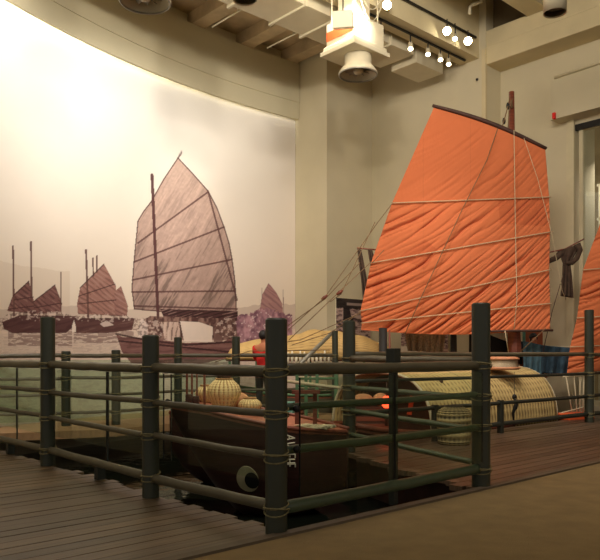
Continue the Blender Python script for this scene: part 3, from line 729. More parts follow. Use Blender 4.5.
MB().tube([W(x, y, 13.24) for x, y in ((577,244),(580,250),(577,258),(572,263),(567,263))], [.07,.055,.05,.045,.03], 8).build('sleeve', M['garb'], g, True)
g = thing('hanging_net', 'dark net cloth hanging from a short rod behind the left edge of the sail', 'net', tuple(W(366, 330, 13.4)))
MB().tube([W(357, 248, 13.4), W(378, 250, 13.4)], .014, 8).build('rod', M['wood'], g, True)
cloth(MB(), [(357.5,248),(361,250)], [(364,305),(372,306)], 13.4, 2, .03).build('net_cloth', M['garb'], g, True, .02)
cloth(MB(), [(368,249),(372,250)], [(372,275),(378,276)], 13.4, 2, .03).build('net_cloth', M['garb'], g, True, .02)
t_ = cloth(MB(), [(469,330),(483,332),(500,339),(522,347)], [(469,364),(483,364),(500,364),(522,364)], 13.6, 2, .03).build('black_tarpaulin', M['black'], None, True, .02, origin=W(490, 364, 13.6))
tag(t_, 'black tarpaulin sloping down behind the foot of the mast', 'tarpaulin')
# laundry line
ln = MB().tube([W(500,337,13.45), W(520,341,13.45), W(545,346,13.45), W(575,347,13.5), W(640, 345, 13.4)], .009, 6).build('laundry_line', M['ropew'], None, True, origin=W(560, 346, 13.4)); tag(ln, 'thin line strung behind the sampan roof carrying the washing', 'line')
for i, (x0, x1, yt0, yt1, yb, mm, lb) in enumerate(((514,524,340,342,358,'denimd','dark blue cloth at the left end of the washing line near the mast foot'), (523,542,341,345,389,'denim','long faded blue cloth hanging at the middle of the washing line'), (541,572,345,348,376,'denimd','mid blue cloth hanging on the washing line beside the second sail'))):
    o_ = cloth(MB(), [(x0, yt0), (x1, yt1)], [(x0+1, yb-3), (x1-1, yb)], 13.43-.02*i, 3, .04).build('hanging_washing', M[mm], None, True, .02, origin=W((x0+x1)/2, yb, 13.4)); tag(o_, lb, 'laundry', 'washing on the line behind the sampan')
nt_ = cloth(MB(), [(404,333),(446,333)], [(408,351),(443,352)], 13.5, 6, .05).build('fishing_net', M['net'], None, True, .01, origin=W(424, 357, 13.5)); tag(nt_, 'brown fishing net hanging below the foot of the big sail', 'net')
p_ = MB().tube([W(383,328,12.3), W(383,420,12.3)], .075, 10).build('wooden_pile', M['pile'], None, True, origin=W(383,420,12.3)); tag(p_, 'thick dark pile standing under the left corner of the big sail', 'post')
p_ = MB().tube([W(389.5,330,12.4), W(390,420,12.4)], .018, 8).build('slender_pole', M['wood'], None, True, origin=W(390,420,12.4)); tag(p_, 'slender reddish pole beside the thick dark pile under the sail', 'pole')

# ------------------------------------------------------------------ boats
def loft(stations, n=14, top=True):
    """stations: (s, cy, halfwidth, z_keel, z_gunwale) in boat frame -> outer skin + deck recessed"""
    rings = []
    for (s, w, zk, zg) in stations:
        r = []
        for k in range(n+1):
            a = PI*k/n; cx = -math.cos(a); sz = math.sin(a)**.75
            r.append((s - .0*sz, w*(math.copysign(abs(cx)**.8, cx)), zg-(zg-zk)*sz))
        rings.append(r)
    return rings
def boat_hull(root, stations, origin, ang, m, deckm, drop=.08, rim=.05, rimm=None):
    R = Matrix.Rotation(ang, 3, 'Z'); T = lambda p: Vector(origin)+R @ Vector(p)
    rings = loft(stations); n = len(rings[0]); b_ = MB()
    vs = [T(p) for r in rings for p in r]; fs = []
    for i in range(len(rings)-1):
        for k in range(n-1): fs.append((i*n+k, (i+1)*n+k, (i+1)*n+k+1, i*n+k+1))
    fs.append(tuple(range(n))); fs.append(tuple(range((len(rings)-1)*n, len(rings)*n))[::-1])
    b_.add(vs, fs); h = b_.build('hull', m, root); smooth_by_angle(h, 50)
    for sg in (-1, 1):
        MB().tube([T((s, sg*w, zg)) for (s, w, zk, zg) in stations], rim, 8).build('gunwale', rimm or m, root, True)
    d = MB(); vs = []; 
    for (s, w, zk, zg) in stations: vs += [T((s, -w, zg-drop)), T((s, w, zg-drop))]
    ns = len(stations); d.add(vs, [(2*i, 2*i+2, 2*i+3, 2*i+1) for i in range(ns-1)])
    d.build('deck', deckm, root, False, .03)
    return T
# near sampan in the dark water
s1 = thing('moored_sampan', 'dark red wooden sampan with white eye and lettering, floating behind the front fence', 'boat', (-.1, 7.75, -.55))
a0 = Vector((-1.36, 8.0, 0)); e0 = Vector((.52, 7.72, 0)); dv = (e0-a0); ang1 = math.atan2(dv.y, dv.x); L1 = dv.length
stn = []
for k in range(13):
    t = k/12; s = t*L1
    zg = .54+.11*(1-t)**2-.24*max(0, t-.25); w = .36+.27*math.sin(PI*min(.5, t*1.1)); zk = -.62+1.05*max(0, 1-t*2.3)**1.4+.5*max(0, t-.82)
    if t > .68: w *= 1-.72*((t-.68)/.32)**1.4; zk += .25*(t-.68)/.32
    stn.append((s, w, zk, zg))
T1 = boat_hull(s1, stn, (a0.x, a0.y, 0), ang1, M['hull'], M['hulldeck'], .03, .022, M['wood'])
# eye on the near bow side
def hullpt(t, f, out=.006):
    """t along, f 0 gunwale .. 1 keel on the near side"""
    k = min(int(t*12), 11); q = t*12-k; a = stn[k]; b2 = stn[k+1]; s, w, zk, zg = [a[i]*(1-q)+b2[i]*q for i in range(4)]
    aa = f*PI/2; cx = math.cos(aa)**.8; sz = math.sin(aa)**.75
    return T1((s, -(w*cx)-out, zg-(zg-zk)*sz))
def disc_on_hull(t0, f0, rt, rf, out, n=24):
    b_ = MB(); vs = [hullpt(t0, f0, out)]+[hullpt(t0+rt*math.cos(2*PI*k/n), f0+rf*math.sin(2*PI*k/n), out) for k in range(n)]
    b_.add(vs, [(0, 1+k, 1+(k+1) % n) for k in range(n)]); return b_
ey = disc_on_hull(.48, .30, .062, .095, .014).build('eye', M['eye'], s1, False, .01)
disc_on_hull(.505, .30, .040, .060, .030).build('pupil', M['iron'], ey, False, .008)
# white lettering strokes on the hull
b_ = MB()
def stroke(p, q): b_.tube([hullpt(p[0]+(q[0]-p[0])*k/4, p[1]+(q[1]-p[1])*k/4, .024) for k in range(5)], .0075, 5)
f0 = .016; t0 = .688; tw = .055
chars = ['A', 'V', 'I', 'E', 'H', 'F']
glyph = {'A': [((0,0),(1,.5)),((1,.5),(0,1)),((.45,.2),(.45,.8))], 'V': [((1,0),(0,.5)),((0,.5),(1,1))], 'I': [((0,.5),(1,.5))], 'E': [((0,0),(1,0)),((0,0),(0,1)),((.5,0),(.5,.8)),((1,0),(1,1))],
         'H': [((0,0),(1,0)),((0,1),(1,1)),((.5,0),(.5,1))], 'F': [((0,0),(1,0)),((1,0),(1,1)),((.5,0),(.5,.7))]}
for i, c in enumerate(chars):
    for (p, q) in glyph[c]:
        stroke((t0+p[0]*tw, f0+(i+p[1]*.75)*.030), (t0+q[0]*tw, f0+(i+q[1]*.75)*.030))
b_.build('registration_lettering', M['white'], s1, True)
# trestle and upright posts fitted on the sampan
b_ = MB()
for (x, yt, yb, D) in ((297,392,424,7.35), (315,390,428,7.45)): b_.box((W(x, (yt+yb)/2, D)), (.045, .045, (yb-yt)*D/F))
b_.box(W(306, 392, 7.4), (.3, .06, .04)); b_.build('trestle', M['wood'], s1)
b_ = MB()
for (x, yt, yb, w) in ((187,372,402,1.6), (192,370,404,1.6), (197,372,402,1.2), (204.5,374,405,1.8)): b_.box(W(x, (yt+yb)/2, 8.1), (w*8.1/F*1.2, .03, (yb-yt)*8.1/F))
b_.build('upright_stakes', M['wood'], s1)
b_ = MB()
for (x, y) in ((189,399), (196,401)): b_.box(W(x, y, 8.05), (.07, .07, .11))
b_.build('cleat_block', M['hull'], s1)
def dz(px, D, z=None): 
    p = W(px, 354, D); return p
def basket(name, label, c, r, h, m, prof, ribs=20, group=None, neck=None):
    root = thing(name, label, 'basket', tuple(c), group)
    pr = [(r*a, h*z) for a, z in prof]
    MB().lathe(c, pr, 60, fac=lambda a, z: 1+.025*math.cos(ribs*a), capb=True).build('woven_body', m, root, True)
    pts = [(c[0]+pr[-1][0]*math.cos(2*PI*k/24), c[1]+pr[-1][0]*math.sin(2*PI*k/24), c[2]+pr[-1][1]) for k in range(24)]
    MB().tube(pts, .012, 6, closed=True).build('rim', m, root, True)
    if neck:
        MB().lathe((c[0], c[1], c[2]+h), [(.001, 0), (pr[-1][0]*.9, .0), (pr[-1][0]*.82, neck), (.001, neck)], 20).build('dark_stopper', M['woodd'], root, True)
    return root
from mathutils.bvhtree import BVHTree
def deckz(x, y):
    # deck height of the near sampan under a point
    v = Matrix.Rotation(-ang1, 3, 'Z') @ Vector((x-a0.x, y-a0.y, 0)); t = min(max(v.x/L1, 0), 1)
    k = min(int(t*12), 11); q = t*12-k; return stn[k][3]*(1-q)+stn[k+1][3]*q-.03+.016
pb = dz(224, 8.0); pb.z = deckz(pb.x, pb.y)
PROF = [(.62, 0), (.70, .12), (.93, .42), (1.0, .55), (.86, .78), (.58, .94), (.48, 1.0)]
basket('wicker_basket', 'large round-bellied pale wicker basket on the deck of the near sampan', pb, .195, .33, M['wickr'], PROF, 22, 'baskets on the near sampan', neck=.09)
pb = dz(250, 7.9); pb.z = deckz(pb.x, pb.y)
basket('wicker_basket', 'small squat pale wicker basket right of the large one on the near sampan', pb, .135, .18, M['wickr'], PROF, 18, 'baskets on the near sampan')
pb = dz(206, 8.45); pb.z = deckz(pb.x, pb.y)
basket('wicker_basket', 'pale basket half hidden behind the large one on the near sampan, left side', pb,   .13, .2, M['wickr'], PROF, 18, 'baskets on the near sampan')
pb = dz(240, 8.30); pb.z = deckz(pb.x, pb.y)
o_ = MB().sphere((pb.x, pb.y, pb.z+.09), .1, 14, 10, (1.1, .9, .9)).build('cloth_bundle', M['sack'], None, True, origin=pb); tag(o_, 'pale cloth bundle tucked between the large and small wicker baskets', 'bundle')
# coil of rope and loose netting on the sampan
c_ = W(316, 430, 7.4); c_.z = deckz(c_.x, c_.y)+.012
b_ = MB(); pts = [(c_.x+(.07+.05*math.sin(k*.9)+.02*k/60)*math.cos(k*.55)*1.6, c_.y+(.07+.05*math.sin(k*.9))*math.sin(k*.55)*.9, c_.z+.01+.02*(k % 5)/5+.01*k/30) for k in range(90)]
b_.tube(pts, .009, 5); tag(b_.build('rope_heap', M['ropew'], None, True, origin=c_), 'loose heap of pale rope on the deck of the near sampan beside the trestle', 'rope')

# mat-roofed sampan on the right
s3 = thing('mat_roofed_sampan', 'broad sampan with a woven mat barrel roof, moored behind the right fence', 'boat', tuple(P3(7.15, 10, -.55)))
R0 = 1.02; uc = 6.22+R0; va, vb = 8.30, 12.0
def vault(s, t):
    a = PI*s; sag = 1+.012*math.sin(9*t*PI)
    h = .93+.05*t
    u = uc-R0*math.copysign(abs(math.cos(a))**.72, math.cos(a)); z = -.02+h*abs(math.sin(a))**.8*sag
    return P3(u, va+(vb-va)*t, z)
rf = MB().grid(vault, 40, 30).build('mat_roof', M['matroof'], s3, True, .03)
for t in (0, .33, .66, 1): MB().tube([vault(k/20, t)+(Vector((0, 0, .012)) if 0 < t < 1 else Vector((0,0,0))) for k in range(21)], .022 if t in (0, 1) else .012, 8).build('roof_hoop', M['ropew'] if t in (0, 1) else M['rope'], rf, True)
stn3 = []
for k in range(15):
    t = k/14; s = t*5.25; w = .55+.50*math.sin(PI*(.12+.76*t)); zg = .02+.20*abs(2*t-1)**3; stn3.append((s, w, -.75+.5*abs(2*t-1)**4, zg))
o3 = P(uc, 7.0); boat_hull(s3, stn3, (o3[0], o3[1], 0), ANG, M['hull'], M['hulldeck'], .06, .04, M['wood'])
# dark interior bulkhead and painted board inside the roof
MB().uvbox(6.5, 8.0, 8.9, 8.95, -.04, .8).build('bulkhead', M['woodd'], s3)
c_ = W(411, 404, 11.0); MB().box(c_, (.07, .03, .34), 0, Matrix.Rotation(.18, 3, 'Y')).build('orange_streamer', M['orange'], s3)
# basket tray on the roof
c_ = W(503, 363, 12.05); c_.z = .93
tr_ = thing('winnowing_tray', 'round lidded basket tray with a checked band on the mat roof below the mast', 'basket', tuple(c_))
MB().lathe(c_, [(.26, 0), (.30, .03), (.28, .05)], 30, capb=True).build('tray_base', M['copper'], tr_, True)
MB().lathe((c_.x, c_.y, c_.z+.05), [(.25, 0), (.24, .12)], 30).build('checked_band', M['checker'], tr_, True)
MB().lathe((c_.x, c_.y, c_.z+.17), [(.27, 0), (.275, .03), (.2, .055), (.001, .06)], 30, capb=True).build('lid', M['copper'], tr_, True)
# tall cylinder basket in front of the roof
pf = onfence(454)
rc = W(454, 354, 9.35); rc.z = 0
basket('tall_wicker_basket', 'tall grey-brown cylindrical wicker basket standing on boards before the mat roof', rc, .225, .50, M['wick'], [(.9, 0), (.94, .1), (1, .5), (1, .8), (.9, .9), (.7, .96), (.5, 1.0)], 26)
# tassel on the roof
b_ = MB(); b_.sphere(W(514.5, 397, 11.25), .04, 10, 8, (1, .6, 1.2)); b_.tube([W(515,398,11.25), W(516,405,11.22), W(513,413,11.22), W(514,426,11.25)], [.02, .035, .025, .008], 8); b_.tube([W(518,400,11.25), W(516,409,11.2)], .02, 6)
b_.tube([W(514.5, 396, 11.25), W(514.5, 372, 11.7)], .004, 5)
tag(b_.build('hanging_tackle', M['iron'], None, True, origin=W(514, 426, 11.25)), 'small dark hook and tackle hanging on the side of the mat roof', 'tackle')
# crate with sacks and red lantern near the bow of the mat-roofed boat
cr = W(372, 408, 10.9); z_d = .17
bow = P3(uc, 7.2, 0)
c_ = W(371, 354, 11.0)
k_ = thing('wooden_crate', 'low wooden crate under two pale sacks, behind the middle railing', 'crate', (c_.x, c_.y, .0))
b_ = MB(); b_.box((c_.x, c_.y, .20), (.50, .42, .36)); b_.build('crate_body', M['woodd'], k_)
b_ = MB()
for z in (.09, .2, .31): b_.box((c_.x, c_.y-.215, z), (.5, .012, .07))
b_.build('front_slats', M['wood'], k_)
for i, (dx, sc, lb) in enumerate(((-.13, (1.35, .9, .8), 'longer pale sack lying on the left of the low crate'), (.15, (1.0, .9, .85), 'rounder pale sack lying on the right of the low crate'))):
    o_ = MB().sphere((c_.x+dx, c_.y-.02, .38+.125*sc[2]), .125, 16, 10, sc).build('sack', M['sack'], None, True, origin=(c_.x+dx, c_.y, .38)); tag(o_, lb, 'sack', 'sacks on the crate')
lt = thing('red_lantern', 'glowing red lantern beside the low crate behind the middle railing', 'lantern', (W(387, 354, 10.6).x, 10.6, .3))
lp = W(386.5, 402, 10.6)
MB().lathe((lp.x, lp.y, lp.z-.09), [(.035, 0), (.07, .04), (.075, .09), (.06, .15), (.03, .18)], 16, capt=True, capb=True).build('lantern_shade', M['lampred'], lt, True)
b_ = MB(); b_.tube([lp+Vector((0, 0, .09)), lp+Vector((0, 0, .30))], .008, 6); b_.tube([lp+Vector((0, 0, -.09)), lp+Vector((0, 0, -.36))], .025, 6); b_.build('lantern_stem', M['woodd'], lt, True)
# white rope ladder right
ld = thing('rope_rack', 'white rope rack of slanting stakes between the mat roof and the far right post', 'rack', tuple(W(578, 418, 12.95)))
for (x0, x1) in ((566,572), (574,577), (580,580), (584,583), (588,590)):
    MB().tube([W(x0, 376, 13.1), W(x1, 412, 13.0)], .013, 6).build('stake', M['ropew'], ld, True)
MB().tube([W(563, 377, 13.1), W(592, 375, 13.1)], .018, 6).build('rail', M['ropew'], ld, True)
MB().tube([W(553, 415, 13.0), W(592, 405, 13.0)], .012, 6).build('guy_rope', M['ropew'], ld, True)
o_ = MB().box(W(574, 417, 13.0)+Vector((0, 0, .015)), (.62, .4, .12), .4).build('orange_box', M['orange'], None, origin=W(574, 420, 13.0)); bev(o_, .02); tag(o_, 'flat orange box at the foot of the white rope rack', 'box')
s4 = thing('stern_platform', 'low grey wooden boat platform behind the far right railing', 'boat', tuple(P3(7.2, 13.0, -.55)))
b_ = MB(); b_.uvbox(6.02, 8.3, 12.34, 13.9, -.6, -.02); b_.build('platform_hull', M['woodd'], s4)
b_ = MB(); b_.uvbox(7.4, 8.3, 12.6, 13.3, -.02, .72); b_.build('deck_house', M['hullg'], s4)
# orange-brown board with turquoise strip and person
o_ = thing('painted_board', 'orange-brown upright board with a turquoise strip, behind the mast foot', 'board', tuple(P3(8.2, 12.9, -.02)))
c_ = W(533.5, 350, 14.0)
MB().box(Vector((c_.x, c_.y, .85)), (.36, .03, 1.7), ).build('board', M['panel'], o_); MB().box(Vector((W(524, 350, 13.97).x, 13.97, .85)), (.05, .035, 1.7)).build('turquoise_strip', M['teal'], o_)

# tan canopied boat in the background
s5 = thing('canopied_boat', 'wide boat with a low tan canopy in the background beneath the mural', 'boat', (W(312, 354, 15.0).x, 15.0, -.55))
def can(s, t):
    a = PI*t; x = W(228+(395-228)*s, 354, 15.0).x; e = (4*s*(1-s))**.34
    e = max(e, .0)
    bumpy = 1+.06*math.sin(s*17)+.03*math.sin(s*41)
    hz = (.50 if s < .35 else .50+.16*math.exp(-((s-.62)/.16)**2))
    return Vector((x, 15.0-.55*math.cos(a), 1.08+hz*e*math.sin(a)**.7*bumpy))
MB().grid(can, 50, 20).build('canopy', M['tanroof'], s5, True, .02)
xm = W(312, 354, 15.0).x; wd = W(395, 354, 15).x-W(228, 354, 15).x
stn5 = [(wd*1.12*k/12, .4+.25*math.sin(PI*(.1+.8*k/12)), -.65+.3*abs(k/6-1)**4, .35+.2*abs(k/6-1)**2) for k in range(13)]
boat_hull(s5, stn5, (W(228, 354, 15).x-wd*.06, 15.0, 0), 0, M['hullg'], M['hulldeck'], .05, .03, M['green'])
for k in range(7):
    x = W(232+k*26, 354, 15).x
    for y in (14.52,): MB().box((x, y, .75), (.05, .05, .78)).build('canopy_prop', M['green'], s5)
MB().box((xm, 14.5, 1.08), (wd, .05, .06)).build('canopy_rail', M['wood'], s5)
for k in range(12):
    x = W(288+k*4.1, 354, 14.4).x; h = .16+.05*math.sin(k*2.3)
    o_ = MB().lathe((x, 14.42, 1.11), [(.015, 0), (.035, h*.3), (.03, h*.75), (.012, h)], 8, capt=True, capb=True).build('fishing_float', M['white'], None, True, origin=(x, 14.42, 1.11)) if False else MB().tube([(x, 14.43, .98), (x, 14.43, 1.05+h*.5), (x, 14.43, 1.08+h)], [.02, .034, .012], 8).build('white_peg', M['white'], s5, True)
# green rack and box seen through the glass
g = thing('green_rail_stand', 'pale green slatted stand on the background boat, seen through the glass', 'rack', tuple(W(318, 405, 13.2)))
z0 = W(318, 392, 13.0).z
b_ = MB()
for y in (371, 378.5, 386): b_.tube([W(296, y, 13.0), W(338, y, 13.0)], .022, 8)
b_.build('rail', M['green'], g, True)
b_ = MB()
for x in (297, 306, 317, 336): b_.box(Vector((W(x, 380, 13).x, 13.0, .45)), (.06, .05, .95))
b_.build('upright', M['green'], g)
gp = W(305, 405, 10.4)
s6 = thing('small_red_sampan', 'low red-brown sampan lying behind the near one, seen through the glass', 'boat', (gp.x, gp.y, -.55))
st6 = [(1.75*k/12, .28+.20*math.sin(PI*(.1+.8*k/12)), -.6+.45*abs(k/6-1)**3, .30+.14*abs(k/6-1)**2) for k in range(13)]
boat_hull(s6, st6, (-1.7, 9.5, 0), -.02, M['hull'], M['hulldeck'], .05, .025, M['wood'])
MB().tube([W(285, 381, 9.5), W(340, 388, 9.4)], .022, 8).build('oar', M['ropew'], s6, True)
MB().prism([(-.45, 9.42), (-.1, 9.4), (-.05, 9.6), (-.4, 9.65)], .3, .55).build('green_locker', M['teal'], s6)
# gangway handrail
g = MB().tube([W(333, 332, 14.0), W(300, 364, 12.6)], .04, 10); g = g.build('gangway_handrail', M['grey'], None, True, origin=W(300, 364, 12.6)); tag(g, 'sloping grey handrail descending left from the thin far post', 'handrail')

# ------------------------------------------------------------------ people (small figures in the background)
def person(label, loc, rz, shirt, arm='down', H=1.62):
    k = H/1.7; root = thing('person', label, 'person', loc)
    root.rotation_euler = (0, 0, rz)
    def skin(name, verts, edges, radii, m, sub=2, rootv=0):
        me = bpy.data.meshes.new(name); me.from_pydata([tuple(Vector(v)*k) for v in verts], edges, [])
        o_ = bpy.data.objects.new(name, me); C.objects.link(o_); o_.parent = root; me.materials.append(m)
        md = o_.modifiers.new('skin', 'SKIN'); md.use_smooth_shade = True
        for i, r in enumerate(radii): me.skin_vertices[0].data[i].radius = (r[0]*k, r[1]*k) if isinstance(r, tuple) else (r*k, r*k)
        me.skin_vertices[0].data[rootv].use_root = True
        s_ = o_.modifiers.new('sub', 'SUBSURF'); s_.levels = sub; s_.render_levels = sub; return o_
    if arm == 'down': aL = [(-.20,0,1.40),(-.25,.0,1.12),(-.24,-.08,.88),(-.23,-.10,.80)]; aR = [(-x, y, z) for x, y, z in aL]
    else: aL = [(-.20,0,1.38),(-.27,-.10,1.16),(-.10,-.32,1.12),(-.03,-.36,1.13)]; aR = [(-x, y, z) for x, y, z in aL]
    V = [(0,0,.93),(0,0,1.15),(0,0,1.38),(0,-.01,1.47),(0,-.02,1.56),(0,-.02,1.66)] + aL + aR + [(-.10,0,.88),(-.11,-.02,.5),(-.11,.02,.09),(-.11,-.12,.04),(.10,0,.88),(.11,-.02,.5),(.11,.02,.09),(.11,-.12,.04)]
    E_ = [(0,1),(1,2),(2,3),(3,4),(4,5),(2,6),(6,7),(7,8),(8,9),(2,10),(10,11),(11,12),(12,13),(0,14),(14,15),(15,16),(16,17),(0,18),(18,19),(19,20),(20,21)]
    Rr = [(.15,.11),(.125,.095),(.14,.10),.05,(.075,.09),(.06,.07)]+[.055,.042,.032,.03]*2+[.085,.055,.04,.035]*2
    skin('body', V, E_, Rr, M['skin'])
    Vs = [(0,0,.90),(0,0,1.15),(0,0,1.40)]+aL[:2]+[tuple(Vector(aL[1]).lerp(Vector(aL[2]), .5))]+aR[:2]+[tuple(Vector(aR[1]).lerp(Vector(aR[2]), .5))]
    skin('shirt', Vs, [(0,1),(1,2),(2,3),(3,4),(4,5),(2,6),(6,7),(7,8)], [(.17,.13),(.145,.115),(.155,.115),.075,.062,.052,.075,.062,.052], shirt)
    skin('trousers', [(0,0,.96),(-.10,0,.86),(-.11,-.02,.5),(-.11,.02,.12),(.10,0,.86),(.11,-.02,.5),(.11,.02,.12)], [(0,1),(1,2),(2,3),(0,4),(4,5),(5,6)], [(.16,.125),.105,.075,.06,.105,.075,.06], M['trouser'])
    hb = MB(); hb.sphere((0, .012*k, 1.635*k), .098*k, 20, 14, (.9, 1.0, 1.05))
    # hair cap: drop the face side
    hm = hb.build('hair', M['hair'], None, True); me = hm.data; bm = bmesh.new(); bm.from_mesh(me)
    dl = [f for f in bm.faces if f.calc_center_median().y < -.035*k and f.calc_center_median().z < 1.665*k]
    bmesh.ops.delete(bm, geom=dl, context='FACES'); bm.to_mesh(me); bm.free(); hm.parent = root; hm.location = (0, 0, 0)
    md = hm.modifiers.new('t', 'SOLIDIFY'); md.thickness = .01
    fb = MB()
    for sx in (-1, 1): fb.sphere((sx*.03*k, -.098*k, 1.61*k), .011*k, 8, 6)
    e_ = fb.build('eyes', M['hair'], None, True); e_.parent = root; e_.location = (0, 0, 0)
    fb = MB(); fb.sphere((0, -.108*k, 1.585*k), .015*k, 8, 6, (.8, 1, 1.4)); fb.sphere((-.083*k, -.01*k, 1.60*k), .022*k, 8, 6, (.4, .8, 1.3)); fb.sphere((.083*k, -.01*k, 1.60*k), .022*k, 8, 6, (.4, .8, 1.3))
    e_ = fb.build('nose_and_ears', M['skin'], None, True); e_.parent = root; e_.location = (0, 0, 0)
    return root
pp = W(263.5, 354, 13.6)
person('person with dark hair in a red top, standing just behind the tall front post', (pp.x, pp.y, 0), 2.6, M['red'], 'fold', 1.63)
pp = W(533.5, 354, 13.75)
person('person with black hair in a brown shirt standing behind the mat roof', (pp.x, pp.y, -.02), .1, M['shirtb'], 'down', 1.60)

# ------------------------------------------------------------------ ceiling equipment
def fan(label, c, body=None, box=None):
    root = thing('ceiling_ventilator', label, 'ventilator', tuple(c), 'ceiling ventilators'); x, y, z = c
    MB().lathe(c, [(.335, 0), (.345, .02), (.33, .05), (.27, .13), (.235, .17), (.235, .36)], 40).build('bell_ring', M['whitem'], root, True, .01)
    MB().tube([(x+.335*math.cos(2*PI*k/40), y+.335*math.sin(2*PI*k/40), z) for k in range(40)], .014, 6, closed=True).build('ring_lip', M['grey'], root, True)
    hb = MB(); hb.lathe((x, y, z+.03), [(.001, -.01), (.07, 0), (.085, .04), (.085, .1)], 20, capt=True).build('hub', M['whitem'], root, True)
    b2 = MB()
    for k in range(11):
        a = 2*PI*k/11; R = Matrix.Rotation(a, 3, 'Z') @ Matrix.Rotation(.6, 3, 'X'); b2.box((x+.16*math.cos(a), y+.16*math.sin(a), z+.09), (.15, .07, .008), 0, R)
    b2.build('blades', M['grey'], root)
    MB().lathe((x, y, z+.14), [(.001, 0), (.228, 0)], 30).build('dark_backing', M['iron'], root)
    return root
c1 = W(358, 75, 12.5); f1 = fan('round ceiling ventilator under the white duct box, near the track lights', c1)
uu, vv = UV(c1.x, c1.y)
bb = MB(); bb.uvbox(uu-.26, uu+.42, vv-.38, vv+.40, c1.z+.46, c1.z+.92); bev(bb.build('duct_box', M['whitem'], f1), .01)
bb = MB(); bb.uvbox(uu-.34, uu+.50, vv-.46, vv+.48, c1.z+.34, c1.z+.42); bb.uvbox(uu-.30, uu+.46, vv-.42, vv+.44, c1.z+.42, c1.z+.50); bev(bb.build('flange', M['whitem'], f1), .01)
MB().uvbox(uu-.24, uu+.40, vv-.395, vv-.385, c1.z+.6, c1.z+.76).build('orange_label', M['orange'], f1)
b2 = MB()
for q in range(3): b2.tube([P3(uu-.28, vv-.3+k*.065, c1.z+1.30+.12*q-.42*math.sin(PI*k/10)*(1-.2*q)) for k in range(11)], .009, 5)
b2.build('hanging_cable', M['whitem'], f1, True)
c2 = W(145, 2, 9.5); f2 = fan('round ceiling ventilator at the top edge above the mural', c2)
uu2, vv2 = UV(c2.x, c2.y); MB().uvbox(uu2-.3, uu2+.3, vv2-.3, vv2+.3, c2.z+.46, 8.78).build('duct_box', M['whitem'], f2)
bb = MB()
for du, dv_ in ((-.2, -.3), (.36, -.3), (-.2, .3), (.36, .3)): bb.tube([P3(uu+du, vv+dv_, c1.z+.9), P3(uu+du, vv+dv_, 7.9)], .014, 6)
bb.uvbox(uu-.1, uu+.3, vv-.2, vv+.2, c1.z+.9, 7.75)
bb.build('hanger', M['whitem'], f1)
# long white duct
dt = thing('ceiling_duct', 'long stepped white air duct running under the ceiling beside the main beam', 'duct', tuple(P3(9.9, 8, 7.3)))
bev(MB().uvbox(9.4, 10.35, 3.0, 11.9, 7.60, 8.2).build('duct_body', M['whitem'], dt), .01)
for v in (4.2, 5.4, 6.6, 7.7, 8.7, 9.5, 10.3, 11.1): MB().uvbox(9.36, 10.42, v, v+.05, 7.56, 8.25).build('joint_flange', M['whitem'], dt)
for v in (8.0, 9.4): MB().tube([P3(10.3, v, 7.62), P3(11.3, v, 7.62)], .016, 6).build('suspension_bar', M['whitem'], dt, True)
bb = MB()
for v in (8.0, 9.4, 10.8): bb.tube([P3(10.48, v, 7.6), P3(10.48, v, 8.45)], .01, 6)
bb.build('hanger_rod', M['whitem'], dt, True)
d2 = bev(MB().uvbox(9.45, 10.15, 12.05, 13.0, 7.5, 8.2).build('duct_terminal', M['whitem'], None, origin=P3(9.8, 12.5, 7.5)), .01); tag(d2, 'pale rectangular duct box behind the row of track spotlights', 'duct')
def drum(label, c, r, h):
    root = thing('cylinder_downlight', label, 'ceiling light', tuple(c), 'cylinder downlights')
    MB().lathe(c, [(r*.96, .02), (r, 0), (r, h)], 30, capt=True).build('housing', M['whitem'], root, True, .008)
    MB().lathe((c[0], c[1], c[2]+.10), [(.001, 0), (r*.95, 0)], 24).build('reflector', M['grey'], root)
    MB().tube([(c[0], c[1], c[2]+h), (c[0], c[1], 9.6 if c[0] > 1 else 8.8)], .015, 6).build('stem', M['whitem'], root, True)
drum('white cylinder downlight hanging at the top right near the cross beam', W(555, 13, 11.0), .175, .55)
drum('white cylinder downlight partly hidden above the stepped duct at top', W(245, 0, 10.2), .175, .5)
# pipe
pp_ = MB().tube([W(484, -8, 14.6), W(481, 2, 14.6), W(472, 5, 14.6), W(470, 7, 14.6), W(469.5, 14, 14.6)], .035, 10).build('ceiling_pipe', M['whitem'], None, True, origin=W(470, 14, 14.6)); tag(pp_, 'short bent pipe on the beam above the spotlights at top right', 'pipe')
al = MB().box(ray_v(554.5, 116, 13.62), (.09, .06, .12), ANG).build('alarm_beacon', M['red'], None, origin=ray_v(554.5, 116, 13.9)); tag(al, 'tiny red alarm box on the corner beside the tall window', 'alarm')
bo = MB().sphere(ray_v(477, 79.5, 13.38), .03, 10, 6).build('wall_fixing', M['iron'], None, True, origin=ray_v(477, 79.5, 13.38)); tag(bo, 'tiny dark fixing on the wall below the end of the main beam', 'fixing')
bo = MB().tube([P3(7.3, 13.98, 7.05), P3(5.2, 13.98, 7.1)], .03, 8).build('wall_conduit', M['wall'], None, True, origin=P3(6.2, 13.98, 7.05)); tag(bo, 'painted conduit on the shaded wall above the tall window', 'conduit')
